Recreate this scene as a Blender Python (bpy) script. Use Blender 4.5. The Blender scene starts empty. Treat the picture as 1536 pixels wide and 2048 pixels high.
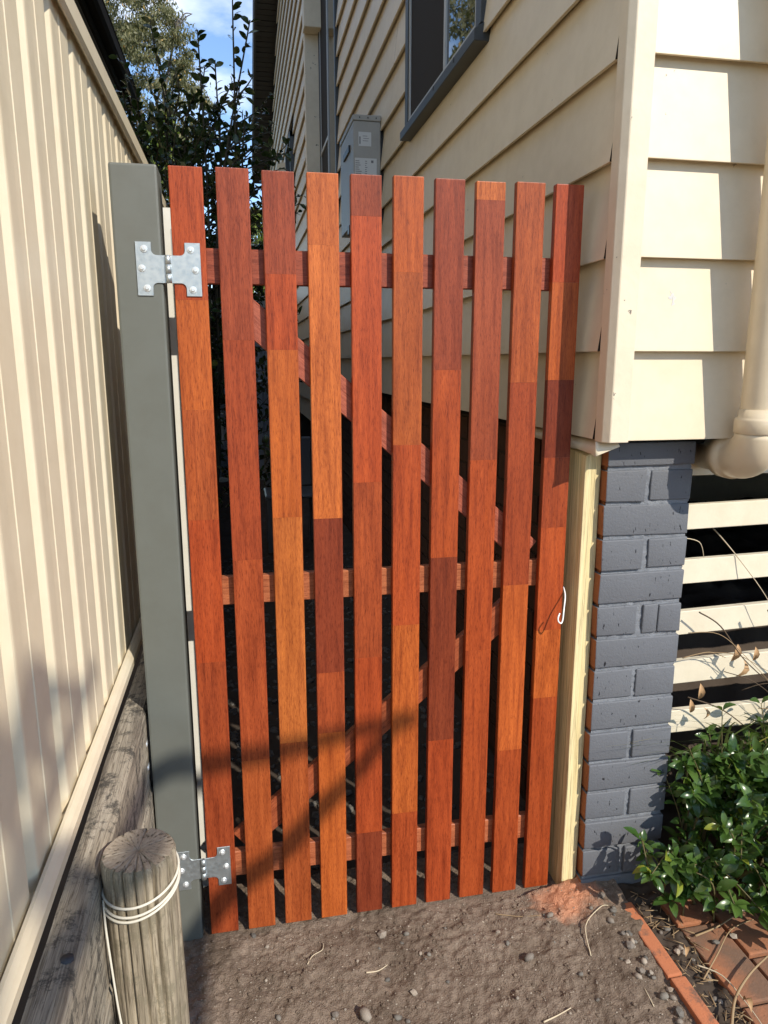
import bpy, bmesh, math, random
from mathutils import Vector, Matrix, Euler, noise as mnoise
random.seed(7)
R = math.radians
scene = bpy.context.scene
COL = scene.collection

# ------------------------------------------------------------------ camera, sky, sun, exposure
CAM_Z = 1.445
cam_d = bpy.data.cameras.new('camera')
cam = bpy.data.objects.new('camera', cam_d); COL.objects.link(cam)
cam_d.sensor_fit = 'VERTICAL'; cam_d.sensor_height = 36.0; cam_d.sensor_width = 27.0
cam_d.lens = 1440.0 / 2048.0 * 36.0
cam_d.clip_start = 0.05; cam_d.clip_end = 4000
cam.location = (0, 0, CAM_Z)
cam.rotation_euler = (R(90) - math.atan(302 / 1440), 0, -R(11.2))
scene.camera = cam

SUN_TO = Vector((0.60, -1.0, 0.90)).normalized()        # towards the sun
SUN_EL = math.asin(SUN_TO.z); SUN_AZ = math.atan2(SUN_TO.x, SUN_TO.y)
world = bpy.data.worlds.new('World'); scene.world = world; world.use_nodes = True
wn = world.node_tree; wn.nodes.clear()
def N(nt, t, **kw):
    n = nt.nodes.new(t)
    for k, v in kw.items():
        if k.startswith('i_'):
            n.inputs[k[2:].replace('_', ' ')].default_value = v
        else:
            setattr(n, k, v)
    return n
def L(nt, a, b): nt.links.new(a, b)
sky = N(wn, 'ShaderNodeTexSky', sky_type='NISHITA', sun_disc=False, sun_elevation=SUN_EL, sun_rotation=SUN_AZ,
        air_density=1.0, dust_density=0.0, ozone_density=4.0)
tc = N(wn, 'ShaderNodeTexCoord')
mp = N(wn, 'ShaderNodeMapping'); mp.inputs['Scale'].default_value = (1.0, 1.0, 2.2); mp.inputs['Location'].default_value = (0.35, 0.2, 0.55)
cn = N(wn, 'ShaderNodeTexNoise', i_Scale=3.2, i_Detail=7.0, i_Roughness=0.55)
cr = N(wn, 'ShaderNodeMapRange'); cr.inputs[1].default_value = 0.50; cr.inputs[2].default_value = 0.70
mx = N(wn, 'ShaderNodeMix', data_type='RGBA'); mx.inputs[7].default_value = (6.6, 6.9, 7.3, 1)
bg = N(wn, 'ShaderNodeBackground', i_Strength=0.15)
wo = N(wn, 'ShaderNodeOutputWorld')
L(wn, tc.outputs['Generated'], mp.inputs[0]); L(wn, mp.outputs[0], cn.inputs['Vector']); L(wn, cn.outputs[0], cr.inputs[0])
L(wn, cr.outputs[0], mx.inputs[0]); L(wn, sky.outputs[0], mx.inputs[6]); L(wn, mx.outputs[2], bg.inputs[0]); L(wn, bg.outputs[0], wo.inputs[0])

sun_d = bpy.data.lights.new('sun', 'SUN'); sun_d.energy = 3.4; sun_d.angle = R(0.53); sun_d.color = (1.0, 0.93, 0.82)
sun = bpy.data.objects.new('sun', sun_d); COL.objects.link(sun)
sun.rotation_euler = (-SUN_TO).to_track_quat('-Z', 'Y').to_euler(); sun.location = (3, -5, 8)

vs = scene.view_settings
vs.view_transform = 'Standard'; vs.look = 'None'; vs.gamma = 1.0; vs.exposure = 0.62; vs.use_curve_mapping = False

# ------------------------------------------------------------------ helpers
def tag(o, label=None, cat=None, group=None, kind=None):
    if label: o['label'] = label
    if cat: o['category'] = cat
    if group: o['group'] = group
    if kind: o['kind'] = kind
    return o
def empty(name, loc=(0, 0, 0), parent=None):
    o = bpy.data.objects.new(name, None); COL.objects.link(o); o.location = loc; o.parent = parent
    o.empty_display_size = 0.05
    return o
def origin(p):
    v = Vector((0, 0, 0))
    while p is not None:
        v += Vector(p.location); p = p.parent
    return v
class MB:
    def __init__(s): s.v = []; s.f = []; s.m = []; s.sm = []
    def add(s, vs_, fs, m=0, smooth=False):
        b = len(s.v); s.v.extend(tuple(p) for p in vs_)
        for f in fs: s.f.append(tuple(b + i for i in f)); s.m.append(m); s.sm.append(smooth)
        return s
    def box(s, x0, x1, y0, y1, z0, z1, m=0):
        vs_ = [(x0,y0,z0),(x1,y0,z0),(x1,y1,z0),(x0,y1,z0),(x0,y0,z1),(x1,y0,z1),(x1,y1,z1),(x0,y1,z1)]
        return s.add(vs_, [(0,3,2,1),(4,5,6,7),(0,1,5,4),(1,2,6,5),(2,3,7,6),(3,0,4,7)], m)
    def prism(s, poly, axis, a, b, m=0):
        # poly: 2D points counter-clockwise in the plane of the two other axes; extruded along axis from a to b
        def P(p, t):
            if axis == 'x': return (t, p[0], p[1])
            if axis == 'y': return (p[0], t, p[1])
            return (p[0], p[1], t)
        n = len(poly)
        vs_ = [P(p, a) for p in poly] + [P(p, b) for p in poly]
        fs = [tuple(range(n - 1, -1, -1)), tuple(range(n, 2 * n))] + [(i, (i + 1) % n, n + (i + 1) % n, n + i) for i in range(n)]
        return s.add(vs_, fs, m)
    def tube(s, pts, r, seg=8, m=0, closed=False):
        pts = [Vector(p) for p in pts]; n = len(pts)
        rs = r if isinstance(r, (list, tuple)) else [r] * n
        rings = []; up = None
        for i, p in enumerate(pts):
            if closed: d = pts[(i + 1) % n] - pts[i - 1]
            else: d = pts[min(i + 1, n - 1)] - pts[max(i - 1, 0)]
            d.normalize()
            if up is None:
                up = d.orthogonal().normalized()
            up = (up - d * up.dot(d))
            if up.length < 1e-5: up = d.orthogonal()
            up.normalize(); w = d.cross(up)
            rings.append([p + (up * math.cos(t) + w * math.sin(t)) * rs[i] for t in [2 * math.pi * k / seg for k in range(seg)]])
        vs_ = [q for rg in rings for q in rg]; fs = []
        for i in range(n if closed else n - 1):
            a = i * seg; b = ((i + 1) % n) * seg
            for k in range(seg): fs.append((a + k, a + (k + 1) % seg, b + (k + 1) % seg, b + k))
        if not closed:
            fs.append(tuple(range(seg - 1, -1, -1))); fs.append(tuple((n - 1) * seg + k for k in range(seg)))
        return s.add(vs_, fs, m, True)
    def build(s, name, mats, parent=None, bevel=0.0, smooth=None, loc=None, segs=1):
        o_ = origin(parent) if loc is None else Vector(loc)
        me = bpy.data.meshes.new(name)
        me.from_pydata([tuple(Vector(v) - o_) for v in s.v], [], s.f)
        if not isinstance(mats, (list, tuple)): mats = [mats]
        for m in mats: me.materials.append(m)
        me.polygons.foreach_set('material_index', s.m)
        me.polygons.foreach_set('use_smooth', [bool(x) if smooth is None else smooth for x in s.sm])
        bm = bmesh.new(); bm.from_mesh(me)
        if bevel > 0:
            es = [e for e in bm.edges if len(e.link_faces) == 2 and e.calc_face_angle(0) > 0.5]
            bmesh.ops.bevel(bm, geom=es, offset=bevel, segments=segs, affect='EDGES', profile=0.6)
        bmesh.ops.recalc_face_normals(bm, faces=bm.faces)
        bm.to_mesh(me); bm.free()
        o = bpy.data.objects.new(name, me); COL.objects.link(o)
        if parent is not None: o.parent = parent
        elif loc is None: pass
        if loc is not None: o.location = Vector(loc) - (origin(parent) if parent else Vector((0, 0, 0)))
        return o
def smooth_path(pts, k=6):
    pts = [Vector(p) for p in pts]; out = []
    for i in range(len(pts) - 1):
        p0 = pts[max(i - 1, 0)]; p1 = pts[i]; p2 = pts[i + 1]; p3 = pts[min(i + 2, len(pts) - 1)]
        for j in range(k):
            t = j / k
            out.append(0.5 * ((2 * p1) + (-p0 + p2) * t + (2 * p0 - 5 * p1 + 4 * p2 - p3) * t * t + (-p0 + 3 * p1 - 3 * p2 + p3) * t ** 3))
    out.append(pts[-1]); return out

# ------------------------------------------------------------------ materials
def mat(name, col, rough=0.6, spec=0.4, metal=0.0, coat=0.0):
    m = bpy.data.materials.new(name); m.use_nodes = True
    b = m.node_tree.nodes['Principled BSDF']
    b.inputs['Base Color'].default_value = (*col, 1); b.inputs['Roughness'].default_value = rough
    b.inputs['Specular IOR Level'].default_value = spec; b.inputs['Metallic'].default_value = metal
    if coat: b.inputs['Coat Weight'].default_value = coat; b.inputs['Coat Roughness'].default_value = 0.15
    return m
def coords(nt, scale=(1, 1, 1), rnd=0.0, kind='Object'):
    t = N(nt, 'ShaderNodeTexCoord'); mpn = N(nt, 'ShaderNodeMapping'); mpn.inputs['Scale'].default_value = scale
    src = t.outputs[kind]
    if rnd:
        oi = N(nt, 'ShaderNodeObjectInfo'); ml = N(nt, 'ShaderNodeMath', operation='MULTIPLY'); ml.inputs[1].default_value = rnd
        L(nt, oi.outputs['Random'], ml.inputs[0])
        cx = N(nt, 'ShaderNodeCombineXYZ'); L(nt, ml.outputs[0], cx.inputs[0]); L(nt, ml.outputs[0], cx.inputs[1]); L(nt, ml.outputs[0], cx.inputs[2])
        va = N(nt, 'ShaderNodeVectorMath', operation='ADD'); L(nt, src, va.inputs[0]); L(nt, cx.outputs[0], va.inputs[1]); src = va.outputs[0]
    L(nt, src, mpn.inputs[0]); return mpn.outputs[0]
def ramp(nt, fac, stops):
    r = N(nt, 'ShaderNodeValToRGB'); e = r.color_ramp.elements
    while len(e) < len(stops): e.new(0.5)
    for el, (p, c) in zip(e, stops): el.position = p; el.color = c if len(c) == 4 else (*c, 1)
    L(nt, fac, r.inputs[0]); return r.outputs[0]
def mixc(nt, fac, a, b, mode='MIX'):
    x = N(nt, 'ShaderNodeMix', data_type='RGBA', blend_type=mode)
    for sock, v in ((0, fac), (6, a), (7, b)):
        if isinstance(v, (int, float)): x.inputs[sock].default_value = v
        elif isinstance(v, tuple): x.inputs[sock].default_value = v if len(v) == 4 else (*v, 1)
        else: L(nt, v, x.inputs[sock])
    return x.outputs[2]
def noise(nt, vec, scale, detail=4, rough=0.55, dist=0.0):
    n = N(nt, 'ShaderNodeTexNoise', i_Scale=scale, i_Detail=detail, i_Roughness=rough, i_Distortion=dist)
    L(nt, vec, n.inputs['Vector']); return n.outputs[0]
def bump(nt, h, strength, dist, b):
    n = N(nt, 'ShaderNodeBump', i_Strength=strength, i_Distance=dist); L(nt, h, n.inputs['Height']); L(nt, n.outputs[0], b.inputs['Normal'])
def mapr(nt, v, a, b, c, d):
    n = N(nt, 'ShaderNodeMapRange'); n.inputs[1].default_value = a; n.inputs[2].default_value = b; n.inputs[3].default_value = c; n.inputs[4].default_value = d
    L(nt, v, n.inputs[0]); return n.outputs[0]

def merbau(name, sc):
    m = mat(name, (0.4, 0.1, 0.03), 0.45, 0.28); nt = m.node_tree; b = nt.nodes['Principled BSDF']
    at = N(nt, 'ShaderNodeAttribute', attribute_type='OBJECT', attribute_name='tint')
    v = coords(nt, sc, 37.0)
    lo = noise(nt, v, 1.0, 3, 0.5, 1.6); st = noise(nt, v, 5.0, 5, 0.65, 0.3); v2 = coords(nt, tuple(q * (1.25 if q > 10 else 2.4) for q in sc), 37.0); fine = noise(nt, v2, 18.0, 4, 0.7)
    c = mixc(nt, 1.0, at.outputs['Color'], ramp(nt, lo, [(0.25, (0.74, 0.68, 0.64)), (0.5, (1, 1, 1)), (0.75, (1.16, 1.24, 1.25))]), 'MULTIPLY')
    c = mixc(nt, 1.0, c, ramp(nt, st, [(0.3, (0.66, 0.57, 0.52)), (0.5, (1, 1, 1)), (0.72, (1.18, 1.24, 1.2))]), 'MULTIPLY')
    c = mixc(nt, 1.0, c, ramp(nt, fine, [(0.32, (0.50, 0.40, 0.36)), (0.48, (1, 1, 1)), (0.60, (1.05, 1.08, 1.06)), (0.74, (1.36, 1.5, 1.6))]), 'MULTIPLY')
    L(nt, c, b.inputs['Base Color'])
    L(nt, mapr(nt, st, 0.3, 0.7, 0.48, 0.33), b.inputs['Roughness'])
    bump(nt, fine, 0.4, 0.0015, b)
    return m
M = {}
M['merbau_v'] = merbau('merbau_v', (26, 26, 1.6)); M['merbau_h'] = merbau('merbau_h', (1.6, 26, 26))

def painted(name, col, rough=0.5, dirt=0.12, dirtcol=(0.3, 0.26, 0.2), bscale=40, bstr=0.12, spec=0.4, flake=None):
    m = mat(name, col, rough, spec); nt = m.node_tree; b = nt.nodes['Principled BSDF']
    v = coords(nt, (1, 1, 1), 11.0)
    a = noise(nt, v, 2.2, 5, 0.6); bb = noise(nt, v, 14, 5, 0.65)
    c = mixc(nt, ramp(nt, a, [(0.42, (0, 0, 0)), (0.75, (dirt, dirt, dirt))]), col, dirtcol)
    c = mixc(nt, 1.0, c, ramp(nt, bb, [(0.3, (0.93, 0.92, 0.90)), (0.6, (1, 1, 1))]), 'MULTIPLY')
    if flake:
        fl = noise(nt, v, 26, 8, 0.7)
        c = mixc(nt, ramp(nt, fl, [(flake, (0, 0, 0)), (flake + 0.015, (1, 1, 1))]), c, (0.16, 0.13, 0.10))
    L(nt, c, b.inputs['Base Color'])
    bump(nt, noise(nt, v, bscale, 4, 0.6), bstr, 0.002, b)
    return m
CREAM = (0.72, 0.61, 0.435)
M['cream'] = painted('cream', CREAM, 0.45, 0.14, (0.42, 0.35, 0.24), 30, 0.10, flake=0.69)
M['cream_worn'] = painted('cream_worn', (0.73, 0.63, 0.465), 0.55, 0.16, (0.40, 0.33, 0.24), 60, 0.3, flake=0.655)
M['cream_slat'] = painted('cream_slat', (0.71, 0.635, 0.48), 0.55, 0.25, (0.40, 0.34, 0.25), 60, 0.25)
M['fence'] = painted('fence', (0.69, 0.60, 0.435), 0.38, 0.06, (0.5, 0.40, 0.28), 6, 0.02, 0.5)
M['pipe'] = painted('pipe', (0.69, 0.575, 0.40), 0.28, 0.08, (0.45, 0.38, 0.28), 20, 0.02, 0.5)
M['post_grey'] = painted('post_grey', (0.118, 0.124, 0.108), 0.5, 0.35, (0.16, 0.155, 0.135), 50, 0.10)
M['charcoal'] = painted('charcoal', (0.045, 0.052, 0.056), 0.4, 0.05, (0.08, 0.08, 0.08), 40, 0.04)
M['sash'] = mat('sash', (0.42, 0.43, 0.42), 0.4)
M['white_paint'] = painted('white_paint', (0.70, 0.68, 0.60), 0.4, 0.05, (0.5, 0.45, 0.35), 40, 0.04)
M['dark_void'] = mat('dark_void', (0.02, 0.018, 0.016), 0.9, 0.1)  # near-black colour standing in for shade inside the house and subfloor
M['dark_brown'] = painted('dark_brown', (0.022, 0.018, 0.015), 0.5, 0.2, (0.05, 0.04, 0.03), 40, 0.05)
M['brown'] = painted('brown', (0.07, 0.052, 0.036), 0.5, 0.2, (0.05, 0.04, 0.03), 40, 0.05)
M['black_metal'] = mat('black_metal', (0.012, 0.012, 0.013), 0.35, 0.5)
M['gutter_black'] = mat('gutter_black', (0.012, 0.011, 0.010), 0.9, 0.04)
M['soffit'] = painted('soffit', (0.055, 0.045, 0.034), 0.7, 0.2, (0.03, 0.025, 0.02), 40, 0.1)
M['heater'] = painted('heater', (0.33, 0.325, 0.30), 0.4, 0.08, (0.2, 0.19, 0.16), 40, 0.03)
M['paper'] = mat('paper', (0.55, 0.56, 0.55), 0.6); M['ink'] = mat('ink', (0.16, 0.16, 0.17), 0.7); M['ink_dark'] = mat('ink_dark', (0.04, 0.04, 0.045), 0.7)
M['glass'] = mat('glass', (0.012, 0.013, 0.014), 0.015, 1.0)
M['glass'].node_tree.nodes['Principled BSDF'].inputs['IOR'].default_value = 2.3
M['flyscreen'] = mat('flyscreen', (0.035, 0.030, 0.026), 0.8, 0.15)
M['end_grain_shade'] = mat('end_grain_shade', (0.03, 0.024, 0.018), 0.95, 0.05)  # raw board ends, blackened to paint the shaded gap at the corner board
M['chip'] = mat('chip', (0.62, 0.60, 0.56), 0.8, 0.2)
M['roof'] = painted('roof', (0.10, 0.09, 0.085), 0.6)
M['cord'] = mat('cord', (0.62, 0.58, 0.48), 0.8, 0.2)
M['white_wire'] = mat('white_wire', (0.8, 0.8, 0.78), 0.35)

def galv():
    m = mat('galvanised', (0.46, 0.51, 0.53), 0.38, 0.5, 0.85); nt = m.node_tree; b = nt.nodes['Principled BSDF']
    v = coords(nt)
    n = N(nt, 'ShaderNodeTexVoronoi', i_Scale=120.0); L(nt, v, n.inputs['Vector'])
    n2 = noise(nt, v, 60, 4, 0.6)
    c = mixc(nt, n2, (0.36, 0.42, 0.45), (0.60, 0.63, 0.63)); L(nt, c, b.inputs['Base Color'])
    L(nt, mapr(nt, n.outputs['Distance'], 0, 0.8, 0.34, 0.52), b.inputs['Roughness']); return m
M['galv'] = galv(); M['bolt'] = mat('bolt', (0.72, 0.74, 0.74), 0.3, 0.5, 0.55)

def timber(name, cols, sc, cracks=0.0, moss=None, rough=0.85, bstr=0.5):
    m = mat(name, cols[1], rough, 0.15); nt = m.node_tree; b = nt.nodes['Principled BSDF']
    v = coords(nt, sc, 9.0); vo = coords(nt, (1, 1, 1), 9.0)
    a = noise(nt, v, 1.0, 5, 0.65, 0.4); f = noise(nt, v, 6.0, 5, 0.7)
    c = ramp(nt, a, [(0.3, cols[0]), (0.5, cols[1]), (0.72, cols[2])])
    c = mixc(nt, 1.0, c, ramp(nt, f, [(0.34, (0.35, 0.32, 0.30)), (0.5, (1, 1, 1)), (0.7, (1.12, 1.12, 1.1))]), 'MULTIPLY')
    if moss:
        p = noise(nt, vo, 14, 9, 0.82); c = mixc(nt, ramp(nt, p, [(0.50, (0, 0, 0)), (0.58, (0.85, 0.85, 0.85))]), c, moss)
    L(nt, c, b.inputs['Base Color']); bump(nt, f, bstr, 0.004, b); return m
M['sleeper'] = timber('sleeper', [(0.14, 0.115, 0.09), (0.32, 0.275, 0.21), (0.50, 0.435, 0.34)], (60, 2.2, 60), moss=(0.045, 0.042, 0.038))
M['log'] = timber('log', [(0.17, 0.14, 0.10), (0.33, 0.275, 0.195), (0.44, 0.37, 0.265)], (45, 45, 2.0), moss=(0.20, 0.17, 0.115))
M['pine'] = timber('pine', [(0.56, 0.44, 0.21), (0.70, 0.58, 0.31), (0.78, 0.67, 0.40)], (70, 70, 1.1), rough=0.65, bstr=0.12)
def log_end():
    m = mat('log_end', (0.3, 0.25, 0.19), 0.9, 0.1); nt = m.node_tree; b = nt.nodes['Principled BSDF']
    t = N(nt, 'ShaderNodeTexCoord'); sp = N(nt, 'ShaderNodeSeparateXYZ'); L(nt, t.outputs['Object'], sp.inputs[0])
    an = N(nt, 'ShaderNodeMath', operation='ARCTAN2'); L(nt, sp.outputs[1], an.inputs[0]); L(nt, sp.outputs[0], an.inputs[1])
    ln = N(nt, 'ShaderNodeVectorMath', operation='LENGTH'); L(nt, t.outputs['Object'], ln.inputs[0])
    cx = N(nt, 'ShaderNodeCombineXYZ'); L(nt, an.outputs[0], cx.inputs[0])
    mm = N(nt, 'ShaderNodeMath', operation='MULTIPLY'); mm.inputs[1].default_value = 8.0; L(nt, ln.outputs['Value'], mm.inputs[0]); L(nt, mm.outputs[0], cx.inputs[1])
    rays = noise(nt, cx.outputs[0], 9.0, 4, 0.7); ob = coords(nt); sp2 = noise(nt, ob, 45, 6, 0.7)
    c = ramp(nt, rays, [(0.36, (0.09, 0.07, 0.05)), (0.44, (0.33, 0.27, 0.20)), (0.7, (0.46, 0.385, 0.295))])
    c = mixc(nt, ramp(nt, sp2, [(0.5, (0, 0, 0)), (0.7, (0.55, 0.55, 0.55))]), c, (0.16, 0.13, 0.10))
    L(nt, c, b.inputs['Base Color']); bump(nt, rays, 0.6, 0.004, b); return m
M['log_end'] = log_end()

def brickface(name, c0, c1, rough=0.8, pits=0.66, bstr=0.5, pitcol=(0.02, 0.02, 0.024)):
    m = mat(name, c0, rough, 0.3); nt = m.node_tree; b = nt.nodes['Principled BSDF']
    v = coords(nt, (1, 1, 1), 17.0); vd = coords(nt, (1.7, 1.7, 0.5), 17.0)
    a = noise(nt, v, 9, 5, 0.6); p = noise(nt, vd, 95, 2, 0.5); g = noise(nt, v, 170, 4, 0.7)
    c = mixc(nt, a, c0, c1); pm = ramp(nt, p, [(pits, (0, 0, 0)), (pits + 0.03, (1, 1, 1))])
    c = mixc(nt, pm, c, pitcol); L(nt, c, b.inputs['Base Color'])
    h = N(nt, 'ShaderNodeMath', operation='SUBTRACT'); L(nt, g, h.inputs[0]); L(nt, pm, h.inputs[1])
    bump(nt, h.outputs[0], bstr, 0.003, b); return m
M['brick_paint'] = brickface('brick_paint', (0.110, 0.115, 0.127), (0.146, 0.152, 0.165), 0.55, 0.69)
M['mortar_paint'] = brickface('mortar_paint', (0.13, 0.14, 0.16), (0.24, 0.25, 0.265), 0.6, 0.75, 0.9)
M['brick_raw'] = brickface('brick_raw', (0.36, 0.13, 0.05), (0.24, 0.085, 0.035), 0.9, 0.72, 0.6, (0.06, 0.03, 0.02))
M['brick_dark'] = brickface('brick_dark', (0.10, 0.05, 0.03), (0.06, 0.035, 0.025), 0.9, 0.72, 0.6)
M['paver'] = brickface('paver', (0.42, 0.165, 0.075), (0.32, 0.135, 0.07), 0.9, 0.70, 0.5, (0.07, 0.04, 0.03))
def paver_mat():
    m = M['paver']; nt = m.node_tree; b = nt.nodes['Principled BSDF']
    src = b.inputs['Base Color'].links[0].from_socket; v = coords(nt, (1, 1, 1), 3.0)
    n = noise(nt, v, 6, 6, 0.65)
    L(nt, mixc(nt, ramp(nt, n, [(0.40, (0, 0, 0)), (0.62, (0.85, 0.85, 0.85))]), src, (0.15, 0.10, 0.07)), b.inputs['Base Color'])
paver_mat()
M['edging'] = brickface('edging', (0.55, 0.19, 0.085), (0.40, 0.15, 0.075), 0.9, 0.72, 0.5, (0.05, 0.035, 0.03))

def soil_on(m, sc, a, b_):
    nt = m.node_tree; b = nt.nodes['Principled BSDF']; src = b.inputs['Base Color'].links[0].from_socket; v = coords(nt, (1, 1, 1), 3.0)
    n = noise(nt, v, sc, 8, 0.72); L(nt, mixc(nt, ramp(nt, n, [(a, (0, 0, 0)), (b_, (0.8, 0.8, 0.8))]), src, (0.12, 0.09, 0.07)), b.inputs['Base Color'])
soil_on(M['edging'], 16, 0.52, 0.62)
def dirt():
    m = mat('dirt', (0.15, 0.11, 0.085), 0.95, 0.1); nt = m.node_tree; b = nt.nodes['Principled BSDF']
    v = coords(nt); a = noise(nt, v, 5, 6, 0.6); f = noise(nt, v, 60, 6, 0.75); g = noise(nt, v, 260, 3, 0.6)
    c = ramp(nt, a, [(0.3, (0.160, 0.120, 0.088)), (0.55, (0.245, 0.186, 0.140)), (0.75, (0.31, 0.243, 0.187))])
    c = mixc(nt, 1.0, c, ramp(nt, f, [(0.3, (0.6, 0.58, 0.56)), (0.55, (1, 1, 1)), (0.75, (1.2, 1.18, 1.15))]), 'MULTIPLY')
    c = mixc(nt, ramp(nt, g, [(0.70, (0, 0, 0)), (0.76, (0.8, 0.8, 0.8))]), c, (0.42, 0.36, 0.29))
    # red brickie's sand spilt at the foot of the stop post
    geo = N(nt, 'ShaderNodeNewGeometry'); dm = N(nt, 'ShaderNodeVectorMath', operation='SUBTRACT'); dm.inputs[1].default_value = (0.80, 1.535, 0.03); L(nt, geo.outputs['Position'], dm.inputs[0])
    ds = N(nt, 'ShaderNodeVectorMath', operation='MULTIPLY'); ds.inputs[1].default_value = (1.0, 1.25, 0.3); L(nt, dm.outputs[0], ds.inputs[0])
    ln = N(nt, 'ShaderNodeVectorMath', operation='LENGTH'); L(nt, ds.outputs[0], ln.inputs[0])
    wob = noise(nt, v, 22, 4, 0.6); ad = N(nt, 'ShaderNodeMath', operation='MULTIPLY_ADD'); L(nt, wob, ad.inputs[0]); ad.inputs[1].default_value = 0.13; L(nt, ln.outputs['Value'], ad.inputs[2])
    c = mixc(nt, mapr(nt, ad.outputs[0], 0.105, 0.175, 0.95, 0.0), c, mixc(nt, f, (0.50, 0.19, 0.09), (0.72, 0.36, 0.22)))
    L(nt, c, b.inputs['Base Color'])
    h = N(nt, 'ShaderNodeMath', operation='ADD'); L(nt, f, h.inputs[0]); L(nt, g, h.inputs[1]); bump(nt, h.outputs[0], 0.9, 0.007, b); return m
M['dirt'] = dirt()
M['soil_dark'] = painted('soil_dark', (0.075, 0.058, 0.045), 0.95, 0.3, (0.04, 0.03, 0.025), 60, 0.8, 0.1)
M['soil_far'] = painted('soil_far', (0.07, 0.065, 0.05), 0.95, 0.3, (0.05, 0.06, 0.03), 10, 0.8, 0.1)
def stone(name, a_, b_):
    m = mat(name, a_, 0.8, 0.3); nt = m.node_tree; b = nt.nodes['Principled BSDF']
    oi = N(nt, 'ShaderNodeObjectInfo'); v = coords(nt, (1, 1, 1), 5.0)
    c = mixc(nt, oi.outputs['Random'], a_, b_); c = mixc(nt, 1.0, c, ramp(nt, noise(nt, v, 40, 5, 0.6), [(0.3, (0.6, 0.6, 0.6)), (0.7, (1.25, 1.22, 1.2))]), 'MULTIPLY')
    L(nt, c, b.inputs['Base Color']); bump(nt, noise(nt, v, 60, 4, 0.6), 0.3, 0.003, b); return m
M['pebble'] = stone('pebble', (0.16, 0.14, 0.12), (0.40, 0.34, 0.27)); M['pebble_dark'] = stone('pebble_dark', (0.10, 0.095, 0.085), (0.22, 0.20, 0.17))
M['twig'] = mat('twig', (0.30, 0.21, 0.12), 0.85, 0.1); M['twig_dark'] = mat('twig_dark', (0.10, 0.07, 0.045), 0.8, 0.2); M['twig_pale'] = mat('twig_pale', (0.55, 0.46, 0.32), 0.8, 0.2)
M['dry_leaf'] = mat('dry_leaf', (0.42, 0.26, 0.13), 0.7, 0.3)
def leafmat(name, c0, c1, rough=0.3, back=(0.10, 0.14, 0.05), trans=0.15, spec=0.5):
    m = mat(name, c0, rough, spec); nt = m.node_tree; b = nt.nodes['Principled BSDF']
    geo = N(nt, 'ShaderNodeNewGeometry'); oi = N(nt, 'ShaderNodeObjectInfo')
    rr = N(nt, 'ShaderNodeMath', operation='ADD'); L(nt, geo.outputs['Random Per Island'], rr.inputs[0]); L(nt, oi.outputs['Random'], rr.inputs[1])
    fr = N(nt, 'ShaderNodeMath', operation='FRACT'); L(nt, rr.outputs[0], fr.inputs[0])
    c = ramp(nt, fr.outputs[0], [(0.0, c0), (0.75, c1), (0.93, c1), (1.0, (c1[0] * 3.0, c1[1] * 1.9, c1[2]))])
    c = mixc(nt, geo.outputs['Backfacing'], c, back); L(nt, c, b.inputs['Base Color'])
    tr = N(nt, 'ShaderNodeBsdfTranslucent'); L(nt, mixc(nt, 1.0, c, (1.5, 1.7, 0.6), 'MULTIPLY'), tr.inputs[0])
    ms = N(nt, 'ShaderNodeMixShader'); ms.inputs[0].default_value = trans; L(nt, b.outputs[0], ms.inputs[1]); L(nt, tr.outputs[0], ms.inputs[2])
    L(nt, ms.outputs[0], nt.nodes['Material Output'].inputs[0]); return m
M['leaf_shrub'] = leafmat('leaf_shrub', (0.028, 0.072, 0.014), (0.080, 0.142, 0.030), 0.27, (0.12, 0.18, 0.05), 0.24, 0.5)
M['leaf_camellia'] = leafmat('leaf_camellia', (0.012, 0.026, 0.008), (0.03, 0.055, 0.014), 0.25, (0.03, 0.05, 0.015), 0.10, 0.5)
M['leaf_gum'] = leafmat('leaf_gum', (0.10, 0.105, 0.045), (0.19, 0.175, 0.085), 0.5, (0.14, 0.14, 0.07), 0.2, 0.3)
M['leaf_light'] = leafmat('leaf_light', (0.08, 0.13, 0.02), (0.20, 0.24, 0.04), 0.45, (0.14, 0.17, 0.04), 0.3, 0.3)
M['bark'] = mat('bark', (0.13, 0.11, 0.09), 0.85, 0.2); M['stem'] = mat('stem', (0.05, 0.045, 0.03), 0.7, 0.3); M['stem_green'] = mat('stem_green', (0.12, 0.10, 0.04), 0.6, 0.3)
M['grass'] = leafmat('grass', (0.06, 0.09, 0.02), (0.13, 0.16, 0.04), 0.45, (0.10, 0.13, 0.04), 0.2, 0.4)
M['plastic_pale'] = mat('plastic_pale', (0.12, 0.12, 0.12), 0.4); M['far_fence'] = painted('far_fence', (0.20, 0.22, 0.24), 0.5)

# ================================================================== SETTING: ground
G = 1.615                          # plane of the gate's front face
gm = MB().add([(-400, -300, -0.06), (400, -300, -0.06), (400, 700, -0.06), (-400, 700, -0.06)], [(0, 1, 2, 3)])
tag(gm.build('ground', M['soil_far']), kind='structure', label='dark earth stretching away beyond the gate', cat='ground')

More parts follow.
